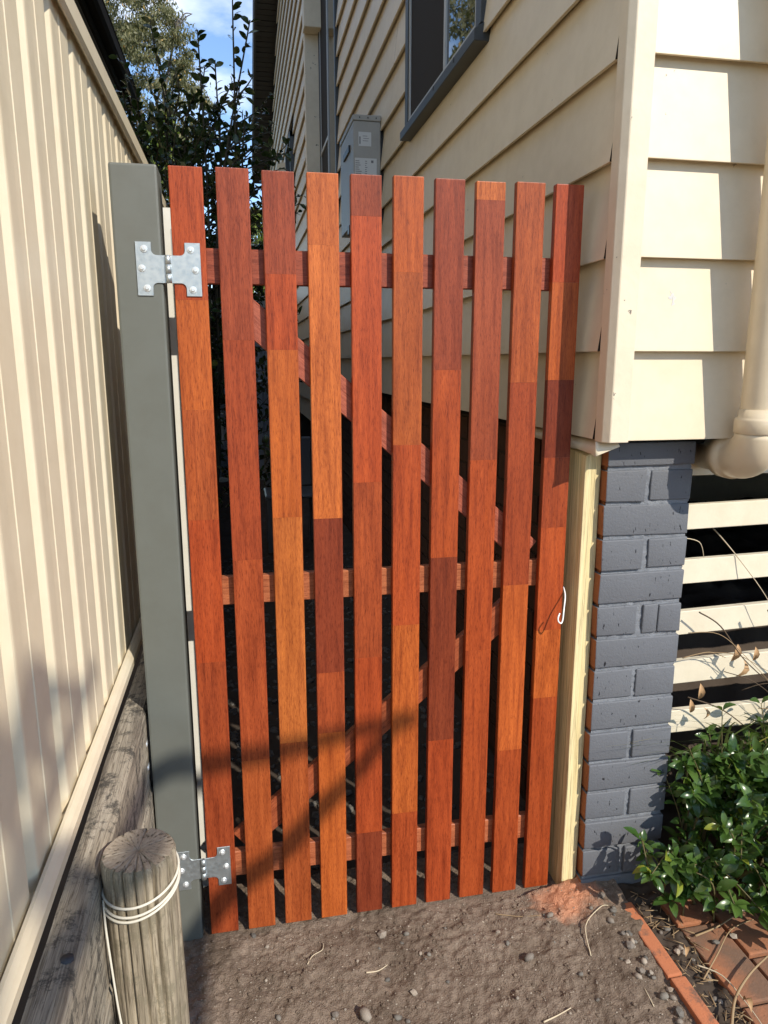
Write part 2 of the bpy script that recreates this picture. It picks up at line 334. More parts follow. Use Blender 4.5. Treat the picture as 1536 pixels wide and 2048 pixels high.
def dirt_h(x, y):
    h = 0.018 + 0.030 * max(0, min(1, (x - 0.45) / 0.4)) - 0.01 * max(0, min(1, (1.45 - y) / 0.4))
    if x > 0.72: h += 0.013 * math.exp(-((x - 0.86) ** 2 + (y - 1.56) ** 2) / 0.012)
    h += 0.010 * mnoise.noise(Vector((x * 5.1, y * 5.1, 0.3))) + 0.007 * mnoise.noise(Vector((x * 17, y * 17, 1.3))) + 0.0048 * mnoise.noise(Vector((x * 43, y * 43, 4.3)))
    h += 0.005 * max(0, mnoise.noise(Vector((x * 28, y * 28, 9.1)))) + 0.0026 * mnoise.noise(Vector((x * 95, y * 95, 2.3))) - 0.010 * max(0, mnoise.noise(Vector((x * 11, y * 11, 6.1))) - .25)
    if y > 1.05: h += 0.0048 * (mnoise.turbulence(Vector((x * 30, y * 30, 7.7)), 4, True) - .55) * (0.5 + 0.8 * max(0, mnoise.noise(Vector((x * 6, y * 6, 8.8))) + .3))
    if y > 1.585: h = min(h, 0.024)
    return h
def grid(x0, x1, y0, y1, step, fn, name, m, kind='structure', label=None, cat=None):
    nx = int((x1 - x0) / step); ny = int((y1 - y0) / step)
    vs_ = [(x0 + (x1 - x0) * i / nx, y0 + (y1 - y0) * j / ny) for j in range(ny + 1) for i in range(nx + 1)]
    vs_ = [(x, y, fn(x, y)) for x, y in vs_]
    fs = [(j * (nx + 1) + i, j * (nx + 1) + i + 1, (j + 1) * (nx + 1) + i + 1, (j + 1) * (nx + 1) + i) for j in range(ny) for i in range(nx)]
    b = MB(); b.add(vs_, fs, 0, True); o = b.build(name, m)
    tag(o, label, cat, kind=kind); return o
grid(-0.26, 0.95, 1.05, 1.80, 0.0028, dirt_h, 'dirt_path', M['dirt'], label='bare brown dirt in front of the gate', cat='dirt')
grid(-0.26, 0.95, -1.2, 1.05, 0.03, dirt_h, 'dirt_path', M['dirt'], label='bare brown dirt nearer than the gate', cat='dirt')

def alley_h(x, y): return -0.01 + 0.02 * mnoise.noise(Vector((x * 6, y * 6, 3))) + 0.012 * mnoise.noise(Vector((x * 21, y * 21, 3))) + (0.0 if y > 1.95 else -0.02)
grid(-0.36, 0.90, 1.79, 9.0, 0.03, alley_h, 'alley_floor', M['soil_dark'], label='dark soil of the side passage behind the gate', cat='soil')

def rock_verts(r, seed, flat=0.6):
    rr = random.Random(seed); bm = bmesh.new(); bmesh.ops.create_icosphere(bm, subdivisions=1, radius=1.0)
    ax = (rr.uniform(0.7, 1.3), rr.uniform(0.6, 1.0), flat * rr.uniform(0.7, 1.2)); o3 = Vector((rr.uniform(0, 50),) * 3)
    vs_ = []
    for v in bm.verts:
        k = 1 + 0.35 * mnoise.noise(v.co * 1.3 + o3); vs_.append((v.co.x * ax[0] * k * r, v.co.y * ax[1] * k * r, v.co.z * ax[2] * k * r))
    fs = [tuple(v.index for v in f.verts) for f in bm.faces]; bm.free(); return vs_, fs
gv = MB(); rr = random.Random(5); protos = [rock_verts(1, 100 + i) for i in range(6)]
for i in range(2600):
    x = rr.uniform(-0.3, 0.85); y = 1.72 + rr.random() ** 1.6 * 3.6; r_ = rr.uniform(0.006, 0.02)
    if y < 2.6 and rr.random() < 0.55: continue
    vs_, fs = protos[i % 6]; rot = Euler((rr.uniform(-.4, .4), rr.uniform(-.4, .4), rr.uniform(0, 6.28))).to_matrix()
    z = alley_h(x, y)
    gv.add([rot @ Vector(v) * r_ + Vector((x, y, z)) for v in vs_], fs)
tag(gv.build('gravel', M['pebble_dark']), 'loose dark gravel over the passage floor behind the gate', 'gravel', kind='stuff')

# ================================================================== HOUSE
HX = 0.821; HY = 1.52; HZ = 1.267; EXP = 0.1995; WALL_H = 5.75
house = empty('house', (HX, HY, 0)); tag(house, 'cream weatherboard house with charcoal windows, right of the gate', 'house')
def side_board(z, y0, y1, X, m, hgt=EXP, parent=house):
    # lapped board, face towards -X: proud lower lip
    p = [(X - 0.0188, z), (X - 0.009, z + 0.001), (X - 0.002, z + 0.016), (X + 0.012, z + 0.016), (X + 0.012, z + hgt + 0.012), (X + 0.0055, z + hgt + 0.012), (X - 0.0188, z + 0.002)]
    b = MB(); b.prism([(q[0], q[1]) for q in p], 'y', y0, y1); o = b.build('weatherboard', [m, M['end_grain_shade']], parent)
    for f in o.data.polygons:
        if f.normal.y < -0.9: f.material_index = 1
    return o
def front_board(z, x0, x1, Y, m, parent=house):
    p = [(Y - 0.0188, z), (Y - 0.009, z + 0.001), (Y - 0.002, z + 0.016), (Y + 0.012, z + 0.016), (Y + 0.012, z + EXP + 0.012), (Y + 0.0055, z + EXP + 0.012), (Y - 0.0188, z + 0.002)]
    b = MB(); b.prism(p, 'x', x0, x1); return b.build('weatherboard', m, parent)
# windows on the side wall: (y0, y1, z0, z1) outer frame
WINS = [(2.44, 3.52, 2.44, 3.95), (5.90, 6.98, 2.50, 4.75)]
y_end = 7.02
k = 0; z = HZ
while z < WALL_H:
    segs = [(HY + 0.0265 + 0.006 * random.Random(k + 5).random(), y_end)]
    for (a, b_, c, d) in WINS:
        ns = []
        for (s0, s1) in segs:
            if z + EXP > c + 0.03 and z < d - 0.03:
                if s0 < a + 0.03: ns.append((s0, min(s1, a + 0.03)))
                if s1 > b_ - 0.03: ns.append((max(s0, b_ - 0.03), s1))
            else: ns.append((s0, s1))
        segs = ns
    for (s0, s1) in segs:
        if s1 - s0 < 0.02: continue
        j = random.Random(k * 3 + 1).uniform(3.2, 4.8)          # butt joint
        if s0 < j < s1 and k % 2 == 0:
            side_board(z, s0, j - 0.0015, HX, M['cream']); side_board(z, j + 0.0015, s1, HX, M['cream'])
        else: side_board(z, s0, s1, HX, M['cream'])
    front_board(z, HX + 0.043, 3.6, HY, M['cream'])
    z += EXP; k += 1
# wall core, floor and ceiling so the house is solid; near-black colour paints the shade in gaps
b = MB(); b.box(HX + 0.014, HX + 0.0158, HY + 0.0245, HY + 0.03, HZ + 0.01, WALL_H); b.box(HX + 0.014, HX + 0.10, HY + 0.03, y_end, HZ + 0.01, 2.45); b.box(HX + 0.014, HX + 0.10, HY + 0.03, 2.47, 2.45, WALL_H)
b.box(HX + 0.014, HX + 0.10, 3.49, 5.95, 2.45, WALL_H); b.box(HX + 0.014, HX + 0.10, 2.47, 3.49, 3.93, WALL_H); b.box(HX + 0.014, HX + 0.10, 5.95, y_end, 4.73, WALL_H)
b.build('wall_frame', M['dark_void'], house)
MB().box(HX + 0.10, 3.6, HY + 0.014, HY + 0.10, HZ + 0.01, WALL_H).build('wall_frame', M['dark_void'], house)
MB().box(HX + 0.02, 6, HY + 0.06, y_end, HZ - 0.02, HZ + 0.03).build('floor_deck', M['dark_void'], house)
MB().box(3.6, 3.7, HY, y_end, -0.05, WALL_H).build('wall_end', M['cream'], house)
MB().box(0.66, 4.0, 1.25, y_end - 0.01, WALL_H, WALL_H + 0.12).build('roof', M['roof'], house)
# corner board: a narrow front face and a thin return
b = MB(); b.prism([(HX - 0.005, HY - 0.026), (HX + 0.041, HY - 0.026), (HX + 0.041, HY + 0.012), (HX + 0.016, HY + 0.012), (HX + 0.016, HY + 0.024), (HX - 0.0172, HY + 0.024), (HX - 0.0172, HY - 0.010)], 'z', HZ - 0.004, WALL_H)
b.build('corner_board', M['cream_worn'], house, 0.0015)
for r_ in range(5):
    for x in (0.886, 1.33):
        zz = HZ + EXP * r_ + 0.035; nm = MB(); q = HY - 0.0158 + 0.0008 + (0.021 / EXP) * 0.023
        nm.tube([(x + 0.006 * ((r_ * 7) % 3), HY - 0.0137, zz), (x + 0.006 * ((r_ * 7) % 3), HY - 0.008, zz)], 0.0021, 8); nm.build('nail_head', M['brown'], house)
pc = MB(); rq = random.Random(2)
for i in range(26):
    a = rq.uniform(0, 6.28); r_ = abs(rq.gauss(0, .5)); x = 0.958 + r_ * .012 * math.cos(a); zz = 1.582 + r_ * .020 * math.sin(a); w = rq.uniform(.0012, .0045)
    yb = HY - 0.0188 + 0.0243 * ((zz - HZ - EXP) % EXP) / (EXP + .012)
    pts = [(x + w * rq.uniform(.5, 1.1) * math.cos(t), zz + w * rq.uniform(.5, 1.2) * math.sin(t)) for t in [6.28 * q / 6 for q in range(6)]]
    pc.prism(pts, 'y', yb - .0008, yb + .001)
pc.build('paint_chips', M['chip'], house)
# ant cap / flashing under the boards
fl = MB(); n = 26
top = []; bot = []
for i in range(n + 1):
    t = i / n; y = HY + 0.01 + t * 0.5
    wv = 0.004 * mnoise.noise(Vector((y * 30, 1, 1)))
    top.append((HX - 0.004, y, HZ - 0.003)); bot.append((HX - 0.022 + wv, y, HZ - 0.030 + wv * 1.5 - 0.008 * math.exp(-t * 12)))
fl.add(top + bot, [(i, i + 1, n + 2 + i, n + 1 + i) for i in range(n)], 0, True)
top = []; bot = []
for i in range(9):
    t = i / 8; x = HX - 0.022 + t * 0.055
    top.append((x, HY + 0.010, HZ - 0.004)); bot.append((x - 0.004 * (1 - t), HY - 0.004, HZ - 0.036 + 0.022 * t))
fl.add(top + bot, [(i, i + 1, 10 + i, 9 + i) for i in range(8)], 0, True)
o = fl.build('ant_cap', M['cream_worn'], house)
sm = o.modifiers.new('solid', 'SOLIDIFY'); sm.thickness = 0.002

def window(y0, y1, z0, z1, X, mull, screen_first, transom=None):
    fr = MB(); w = 0.055; pr = 0.026
    X0 = X - pr; X1 = X + 0.06
    # picture-frame architrave, mitred look: four bars
    fr.box(X0, X1, y0, y0 + w, z0 + w, z1 - w); fr.box(X0 - 0.001, X1, y1 - w, y1, z0 + w, z1 - w)
    fr.box(X0 - 0.002, X1, y0, y1, z1 - w, z1)
    f = fr.build('window_frame', M['charcoal'], house, 0.002)
    sl = MB(); sl.prism([(X0 - 0.022, z0), (X1, z0), (X1, z0 + w + 0.006), (X0 + 0.012, z0 + w), (X0 - 0.022, z0 + w - 0.020)], 'y', y0 - 0.006, y1 + 0.006)
    sl.build('sill', M['charcoal'], f, 0.0015)
    a, b_, c, d = y0 + w, y1 - w, z0 + w, z1 - w
    Xs = X - 0.022
    s = MB(); t = 0.020
    s.box(Xs, Xs + 0.03, a, a + t, c, d); s.box(Xs, Xs + 0.03, b_ - t, b_, c, d); s.box(Xs - 0.001, Xs + 0.03, a, b_, c, c + t); s.box(Xs - 0.001, Xs + 0.03, a, b_, d - t, d)
    s.box(Xs - 0.002, Xs + 0.012, mull - 0.011, mull + 0.011, c, d)
    if transom: s.box(Xs - 0.003, Xs + 0.03, mull, b_, transom - 0.015, transom + 0.015)
    s.build('sash', M['sash'], f, 0.001)
    xp = Xs + 0.006
    MB().box(xp, xp + 0.004, a + t, mull - 0.011, c + t, d - t).build('pane', M['flyscreen'] if screen_first else M['glass'], f)
    MB().box(xp, xp + 0.004, mull + 0.011, b_ - t, c + t, d - t).build('pane', M['glass'] if screen_first else M['flyscreen'], f)
    MB().box(xp + 0.04, xp + 0.05, a, b_, c, d).build('dark_backing', M['dark_void'], f)  # near-black sheet painting the unlit room behind the panes
    return f
f1 = window(*WINS[0], HX, 2.875, False)
for yy in (2.66, 2.93):   # weep slots in the sill
    MB().box(HX - 0.0495, HX - 0.047, yy, yy + 0.006, 2.458, 2.473).build('weep_slot', M['ink_dark'], f1)
f2 = window(*WINS[1], HX, 6.40, False, 3.25)

# the far wing: a gable-ended wall stepping out towards the passage
FX = 0.695; FY0 = 6.99; FY1 = 14.2
def rake(y): return 6.09 - 0.38 * (y - 10.73)
z = HZ - 2 * EXP; k = 0
while z < 6.9:
    ye = FY1 if z < rake(FY1) - 0.25 else 10.73 + (6.09 - (z + 0.20)) / 0.38
    ya = FY0 + 0.09
    SW = (8.55, 9.35, 2.9, 3.9)
    segs = [(ya, ye)]
    if z + EXP > SW[2] and z < SW[3]: segs = [(ya, SW[0] + 0.02), (SW[1] - 0.02, ye)]
    for s0, s1 in segs:
        if s1 - s0 > 0.1: side_board(z, s0, s1, FX, M['cream'])
    z += EXP; k += 1
MB().prism([(FY0 + 0.1, 0), (FY1, 0), (FY1, rake(FY1)), (7.6, rake(7.6)), (FY0 + 0.1, 6.5)], 'x', FX + 0.02, FX + 0.3).build('wall_frame', M['dark_void'], house)
MB().box(FX - 0.02, HX + 0.03, FY0, FY0 + 0.09, 0.9, 6.4).build('corner_board', M['cream_worn'], house, 0.004)
MB().box(FX - 0.035, FX + 0.125, FY0 - 0.15, FY0 - 0.004, 4.23, 4.62).build('rain_head', M['cream'], house, 0.005)
# verge: soffit boards, barge board, wall fillet
ang = math.atan(0.38); d_along = Vector((0, math.cos(ang), -math.sin(ang))); nrm = Vector((0, math.sin(ang), math.cos(ang)))
P0 = Vector((0, 7.6, rake(7.6))); Ltot = (14.5 - 7.6) / math.cos(ang); nb = 80
for i in range(nb):
    a = P0 + d_along * (Ltot * i / nb); b_ = P0 + d_along * (Ltot * (i + 0.86) / nb)
    j = 0.012 * random.Random(i).random()
    vs_ = []
    for p in (a, b_):
        for x in (FX - 0.27, FX - 0.014):
            vs_ += [(x, p.y - nrm.y * j, p.z - nrm.z * j), (x, p.y + nrm.y * 0.03, p.z + nrm.z * 0.03)]
    q = MB(); q.add(vs_, [(0, 2, 6, 4), (1, 5, 7, 3), (0, 4, 5, 1), (2, 3, 7, 6), (0, 1, 3, 2), (4, 6, 7, 5)]); q.build('soffit_board', M['soffit'], house)
def along(x0, x1, h0, h1, m, nm):
    a = P0; b_ = P0 + d_along * Ltot; vs_ = []
    for p in (a, b_):
        for x in (x0, x1):
            for h in (h0, h1): vs_.append((x, p.y + nrm.y * h, p.z + nrm.z * h))
    q = MB(); q.add(vs_, [(0, 2, 6, 4), (1, 5, 7, 3), (0, 4, 5, 1), (2, 3, 7, 6), (0, 1, 3, 2), (4, 6, 7, 5)]); return q.build(nm, m, house)
along(FX - 0.305, FX - 0.271, -0.05, 0.22, M['soffit'], 'barge_board')
along(FX - 0.31, FX + 4, 0.23, 0.28, M['roof'], 'roof')
along(FX - 0.013, FX + 0.02, -0.03, 0.2, M['soffit'], 'wall_plate')
# small window and wall light on the far wing
fr = MB(); y0, y1, z0, z1 = 8.55, 9.35, 2.9, 3.9
for q in ((y0, y0 + .06, z0, z1), (y1 - .06, y1, z0, z1)): fr.box(FX - 0.05, FX + 0.03, *q)
fr.box(FX - 0.051, FX + 0.03, y0, y1, z0, z0 + .06); fr.box(FX - 0.051, FX + 0.03, y0, y1, z1 - .06, z1)
f3 = fr.build('window_frame', M['charcoal'], house, 0.003)
MB().box(FX - 0.006, FX + 0.01, y0 + .06, y1 - .06, z0 + .06, z1 - .06).build('pane', M['glass'], f3)
wl = MB(); wl.prism([(FX - 0.125, 3.62), (FX - 0.017, 3.62), (FX - 0.017, 3.84), (FX - 0.10, 3.84), (FX - 0.125, 3.80)], 'y', 9.62, 9.78)
wl.build('wall_light', M['cream'], house, 0.004)
MB().box(FX - 0.105, FX - 0.035, 9.63, 9.77, 3.52, 3.62).build('light_shade', M['charcoal'], house, 0.004)

# subfloor: slats across the front, dark brick base along the passage side
for i in range(6):
    zc = [1.19, 1.045, 0.897, 0.753, 0.612, 0.468][i]
    tl = [0.0, 0.012, 0.012, 0.016, 0.012, 0.0][i]
    b = MB(); x0, x1, hh, yy = 1.02, 3.5, 0.033, 1.64
    b.add([(x0, yy, zc - hh), (x1, yy, zc - hh + tl * 4), (x1, yy + .02, zc - hh + tl * 4), (x0, yy + .02, zc - hh), (x0, yy, zc + hh), (x1, yy, zc + hh + tl * 4), (x1, yy + .02, zc + hh + tl * 4), (x0, yy + .02, zc + hh)],
          [(0, 3, 2, 1), (4, 5, 6, 7), (0, 1, 5, 4), (1, 2, 6, 5), (2, 3, 7, 6), (3, 0, 4, 7)])
    b.build('subfloor_slat', M['cream_slat'], house, 0.0015)
bw = MB()
me_b = {}
for r_ in range(13):
    zz = 0.02 + r_ * 0.0935; off = 0.12 if r_ % 2 else 0.0
    for c_ in range(20):
        y0 = 1.80 + off + c_ * 0.24
        if c_ == 0 and not off: pass
        q = MB(); q.box(0.885, 0.99, y0, y0 + 0.23, zz, zz + 0.0835)
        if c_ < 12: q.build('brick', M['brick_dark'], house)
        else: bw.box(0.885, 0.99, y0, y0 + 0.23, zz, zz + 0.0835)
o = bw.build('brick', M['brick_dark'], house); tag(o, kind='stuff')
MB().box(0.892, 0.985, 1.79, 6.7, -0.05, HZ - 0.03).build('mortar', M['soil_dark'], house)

# soil under the house
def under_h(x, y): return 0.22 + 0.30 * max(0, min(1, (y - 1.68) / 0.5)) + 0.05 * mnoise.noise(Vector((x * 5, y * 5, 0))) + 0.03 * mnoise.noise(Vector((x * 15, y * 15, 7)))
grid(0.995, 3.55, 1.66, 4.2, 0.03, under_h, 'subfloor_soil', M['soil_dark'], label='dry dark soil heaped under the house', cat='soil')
for i, (x, y, r_) in enumerate(((1.33, 1.74, 0.050), (1.19, 1.73, 0.022), (1.62, 1.76, 0.045))):
    vs_, fs = rock_verts(r_, 40 + i, 0.8); zc = under_h(x, y) + r_ * 0.5
    o = MB().add([(v[0] + x, v[1] + y, v[2] + zc) for v in vs_], fs, 0, True).build('soil_clod', M['soil_dark'])
    tag(o, ['large brown clod of earth behind the cream subfloor slats', 'small clod next to the grey pier behind the slats', 'brown clod under the house towards the right'][i], 'clod')

# ================================================================== BRICK PIER
PX0, PX1, PY = 0.850, 1.080, 1.560
pier = empty('brick_pier', (PX0, PY, 0)); tag(pier, 'slate grey painted brick pier holding up the house corner', 'pier')
rr = random.Random(11)
def pier_brick(x0, x1, z0, z1):
    jx = rr.uniform(-.002, .002); jy = rr.uniform(-.003, .003)
    bm = bmesh.new(); bmesh.ops.create_cube(bm, size=1)
    for v in bm.verts:
        v.co = Vector((x0 + (v.co.x + .5) * (x1 - x0) + jx, PY + jy + (v.co.y + .5) * 0.11, z0 + (v.co.z + .5) * (z1 - z0)))
    for v in bm.verts: v.co += Vector((rr.uniform(-.0015, .0015), rr.uniform(-.0012, .0012), rr.uniform(-.0018, .0018)))
    bmesh.ops.bevel(bm, geom=list(bm.edges), offset=0.0035, segments=2, affect='EDGES', profile=0.6)
    bmesh.ops.recalc_face_normals(bm, faces=bm.faces)
    me = bpy.data.meshes.new('brick'); 
    for f in bm.faces: f.material_index = 1 if ((f.normal.x < -0.8 and x0 == PX0) or f.normal.y > 0.5) else 0; f.smooth = True
    c0 = Vector(((x0 + x1) / 2, PY, (z0 + z1) / 2))
    for v in bm.verts: v.co -= c0
    bm.to_mesh(me); bm.free(); me.materials.append(M['brick_paint']); me.materials.append(M['brick_raw'])
    o = bpy.data.objects.new('brick', me); COL.objects.link(o); o.parent = pier; o.location = c0 - pier.location
CP = 0.0857
for r_ in range(-1, 15):
    z1 = 1.188 - CP * r_; z0 = z1 - 0.0757
    if r_ == -1: z1 = HZ - 0.012
    if r_ % 2: pier_brick(PX0, PX1, z0, z1)
    elif r_ == 4:
        pier_brick(PX0, PX0 + 0.108, z0, z1); pier_brick(PX0 + 0.122, PX0 + 0.163, z0, z1); pier_brick(PX0 + 0.166, PX1, z0, z1)
    else:
        s = rr.uniform(-.004, .004); pier_brick(PX0, PX0 + 0.108 + s, z0, z1); pier_brick(PX0 + 0.122 + s, PX1, z0, z1)
    # second skin behind
for r_ in range(0, 14):
    z1 = 1.188 - CP * r_; z0 = z1 - 0.0757
    q = MB(); q.box(PX0 + 0.001, PX1 - 0.001, PY + 0.12, PY + 0.229, z0, z1); q.build('brick', M['brick_raw'], pier, 0.003)
# mortar core: rough smeared joints on the painted front
mo = MB(); nx, nz = 40, 190; zb, zt = -0.05, HZ - 0.02
vs_ = []; 
for j in range(nz + 1):
    for i in range(nx + 1):
        x = PX0 + 0.005 + (PX1 - PX0 - 0.010) * i / nx; zz = zb + (zt - zb) * j / nz
        n_ = mnoise.noise(Vector((x * 25, zz * 60, 2))); n2 = mnoise.noise(Vector((x * 90, zz * 150, 5)))
        vs_.append((x, PY + 0.0075 + 0.0035 * n_ + 0.0022 * n2 - (0.0042 if n_ > 0.28 else 0), zz))
mo.add(vs_, [(j * (nx + 1) + i, j * (nx + 1) + i + 1, (j + 1) * (nx + 1) + i + 1, (j + 1) * (nx + 1) + i) for j in range(nz) for i in range(nx)], 0, True)
mo.build('mortar', M['mortar_paint'], pier)
MB().box(PX0 + 0.007, PX1 - 0.007, PY + 0.016, PY + 0.222, zb, zt).build('mortar_core', M['brick_raw'], pier)

# ================================================================== DOWNPIPE
dp = empty('downpipe', (1.15, 1.437, 1.2)); tag(dp, 'round cream downpipe with a bulging elbow at the house front', 'downpipe')
PXc, PYc, PR = 1.152, 1.437, 0.045
def ring_tube(prof, name, seg=40):
    b = MB(); vs_ = []; fs = []
    for (r_, z) in prof:
        for k in range(seg): t = 2 * math.pi * k / seg; vs_.append((PXc + r_ * math.cos(t), PYc + r_ * math.sin(t), z))
    for i in range(len(prof) - 1):
        for k in range(seg): fs.append((i * seg + k, i * seg + (k + 1) % seg, (i + 1) * seg + (k + 1) % seg, (i + 1) * seg + k))
    b.add(vs_, fs, 0, True); return b.build(name, M['pipe'], dp)
ring_tube([(PR, 1.30), (PR, 5.5)], 'pipe')
o = ring_tube([(PR + .0005, 1.338), (PR + .003, 1.339), (PR + .003, 1.322), (PR + .0085, 1.318), (PR + .010, 1.314), (PR + .010, 1.288), (PR + .007, 1.284)], 'collar')
el = MB(); pts = []; rr_ = 0.062
for i in range(13):
    t = (i / 12) * math.pi / 2
    pts.append((PXc, PYc + rr_ * (1 - math.cos(t)), 1.286 - rr_ * math.sin(t)))
rad = [PR + .006 + 0.002 * math.sin(math.pi * i / 12) for i in range(13)]
pts += [(PXc, PYc + rr_ + 0.012, 1.286 - rr_), (PXc, PYc + rr_ + 0.013, 1.286 - rr_), (PXc, PYc + rr_ + 0.045, 1.286 - rr_), (PXc, PYc + rr_ + 0.046, 1.286 - rr_), (PXc, PYc + 0.4, 1.286 - rr_)]
rad += [PR + .007, PR + .011, PR + .011, PR + .001, PR]
el.tube(pts, rad, 40); el.build('elbow', M['pipe'], dp)
MB().box(PXc - 0.004, PXc + 0.02, PYc + 0.04, HY - 0.002, 2.20, 2.225).build('bracket', M['pipe'], dp, 0.001)

# ================================================================== WATER HEATER on the side wall
wh = empty('water_heater', (0.72, 4.2, 2.25)); tag(wh, 'grey wall-mounted box heater with paper labels on the house side', 'heater')
hx0, hx1, hy0, hy1, hz0, hz1 = 0.655, HX - 0.018, 4.15, 4.66, 2.19, 2.735
MB().box(hx0, hx1, hy0, hy1, hz0, hz1 - 0.03).build('casing', M['heater'], wh, 0.004)
MB().box(hx0 - 0.004, hx1 + 0.002, hy0 - 0.004, hy1 + 0.004, hz1 - 0.029, hz1).build('lid', M['heater'], wh, 0.003)
for i in range(3): MB().box(hx0 + 0.03 + i * 0.045, hx0 + 0.036 + i * 0.045, hy0 - 0.0065, hy0 - 0.0045, hz1 - 0.018, hz1 - 0.011).build('screw', M['ink_dark'], wh)
MB().box(hx0 - 0.010, hx0 + 0.001, hy0 + 0.12, hy0 + 0.34, hz1 - 0.155, hz1 - 0.12).build('flue_slot', M['black_metal'], wh, 0.002)
for i in range(8): MB().box(hx0 - 0.006, hx0 + 0.001, hy0 + 0.06, hy0 + 0.075, hz0 + 0.05 + i * 0.028, hz0 + 0.064 + i * 0.028).build('vent', M['black_metal'], wh)
MB().box(hx0 - 0.02, hx0 + 0.04, hy0 + 0.06, hy0 + 0.12, hz0 - 0.05, hz0 - 0.001).build('bracket', M['black_metal'], wh, 0.003)
MB().box(hx1 + 0.0005, HX - 0.0005, hy0 + 0.01, hy1 - 0.01, hz0 + 0.02, hz1 - 0.05).build('back_plate', M['black_metal'], wh)
lb = MB().box(hx0 + 0.027, hx0 + 0.096, hy0 - 0.0015, hy0 - 0.0002, hz1 - 0.155, hz1 - 0.085).build('label_sticker', M['paper'], wh)
MB().box(hx0 + 0.032, hx0 + 0.037, hy0 - 0.0022, hy0 - 0.0016, hz1 - 0.145, hz1 - 0.108).build('print', M['ink_dark'], lb)
p = MB()
for i, (a, b_) in enumerate(((.05, .075), (.053, .083), (.05, .08))): p.box(hx0 + a, hx0 + b_, hy0 - 0.0022, hy0 - 0.0016, hz1 - 0.106 - i * 0.012, hz1 - 0.1035 - i * 0.012)
p.build('print', M['ink'], lb)
lb = MB().box(hx0 + 0.006, hx0 + 0.126, hy0 - 0.0015, hy0 - 0.0002, hz0 + 0.13, hz1 - 0.215).build('label_sticker', M['paper'], wh)
p = MB(); rr = random.Random(3)
for i in range(18):
    zz = hz1 - 0.232 - i * 0.0105
    if i < 13:
        p.box(hx0 + 0.009, hx0 + 0.009 + rr.uniform(.018, .034), hy0 - 0.0022, hy0 - 0.0016, zz, zz + 0.0035)
        p.box(hx0 + 0.062, hx0 + 0.062 + rr.uniform(.006, .014), hy0 - 0.0022, hy0 - 0.0016, zz, zz + 0.0035)
    else: p.box(hx0 + 0.03, hx0 + rr.uniform(.09, .118), hy0 - 0.0022, hy0 - 0.0016, zz, zz + 0.003)
p.build('print', M['ink'], lb)
MB().box(hx0 + 0.095, hx0 + 0.108, hy0 - 0.0022, hy0 - 0.0016, hz1 - 0.238, hz1 - 0.225).build('print', M['ink'], lb)

# ================================================================== LEFT FENCE
fence = empty('sheet_fence', (-0.3, 1.5, 0.7)); tag(fence, 'tall cream corrugated steel fence along the left side', 'fence')
FRX, FVX = -0.290, -0.303      # ridge and valley planes
PER = 0.1765; Z0F, Z1F = 0.753, 2.065
def fence_profile(y_start):
    # one period: valley -> slope up -> ridge with a bead -> drop
    return [(FVX, y_start), (FVX, y_start + 0.014), (FRX - 0.0012, y_start + 0.028), (FRX - 0.0003, y_start + 0.031), (FRX, y_start + 0.035), (FRX - 0.0012, y_start + 0.07), (FRX - 0.001, y_start + 0.094), (FRX + 0.0002, y_start + 0.0955), (FRX + 0.0002, y_start + 0.0985),
            (FRX - 0.001, y_start + 0.101), (FRX, y_start + 0.160), (FRX - 0.0012, y_start + 0.1635)]
y = -1.01; nsheet = 0
y_first = 1.262 - 0.02
start = y_first - PER * 13
for sh in range(15):
    pr_ = []
    for k in range(4): pr_ += fence_profile(start + PER * (sh * 4 + k))
    pr_.append((FVX, start + PER * (sh * 4 + 4) + 0.006))
    off = 0.0006 * (sh % 2)
    b = MB(); n = len(pr_)
    vs_ = [(x + off, yy, Z0F) for x, yy in pr_] + [(x + off, yy, Z1F) for x, yy in pr_]
    b.add(vs_, [(i, i + 1, n + i + 1, n + i) for i in range(n - 1)])
    o = b.build('fence_sheet', M['fence'], fence)
    s_ = o.modifiers.new('solid', 'SOLIDIFY'); s_.thickness = 0.0008; s_.offset = -1
FY_A, FY_B = -1.1, 9.4
# top rail: a folded channel
b = MB(); b.prism([(-0.345, 2.048), (-0.342, 2.048), (-0.342, 2.095), (-0.279, 2.095), (-0.279, 2.048), (-0.276, 2.048), (-0.270, 2.056), (-0.270, 2.094), (-0.276, 2.100), (-0.345, 2.100)], 'y', FY_A, FY_B)
b.build('top_rail', M['fence'], fence)
b = MB(); b.prism([(-0.330, 0.738), (-0.276, 0.738), (-0.269, 0.744), (-0.268, 0.762), (-0.273, 0.770), (-0.279, 0.776), (-0.284, 0.776), (-0.284, 0.752), (-0.324, 0.752), (-0.324, 0.776), (-0.330, 0.776)], 'y', FY_A, FY_B)
b.build('bottom_rail', M['fence'], fence)
for yy in (-0.6, 2.95, 5.3, 7.7):
    b = MB(); b.box(-0.350, -0.3045, yy, yy + 0.05, 0.45, 2.046); b.build('fence_post', M['fence'], fence, 0.002)
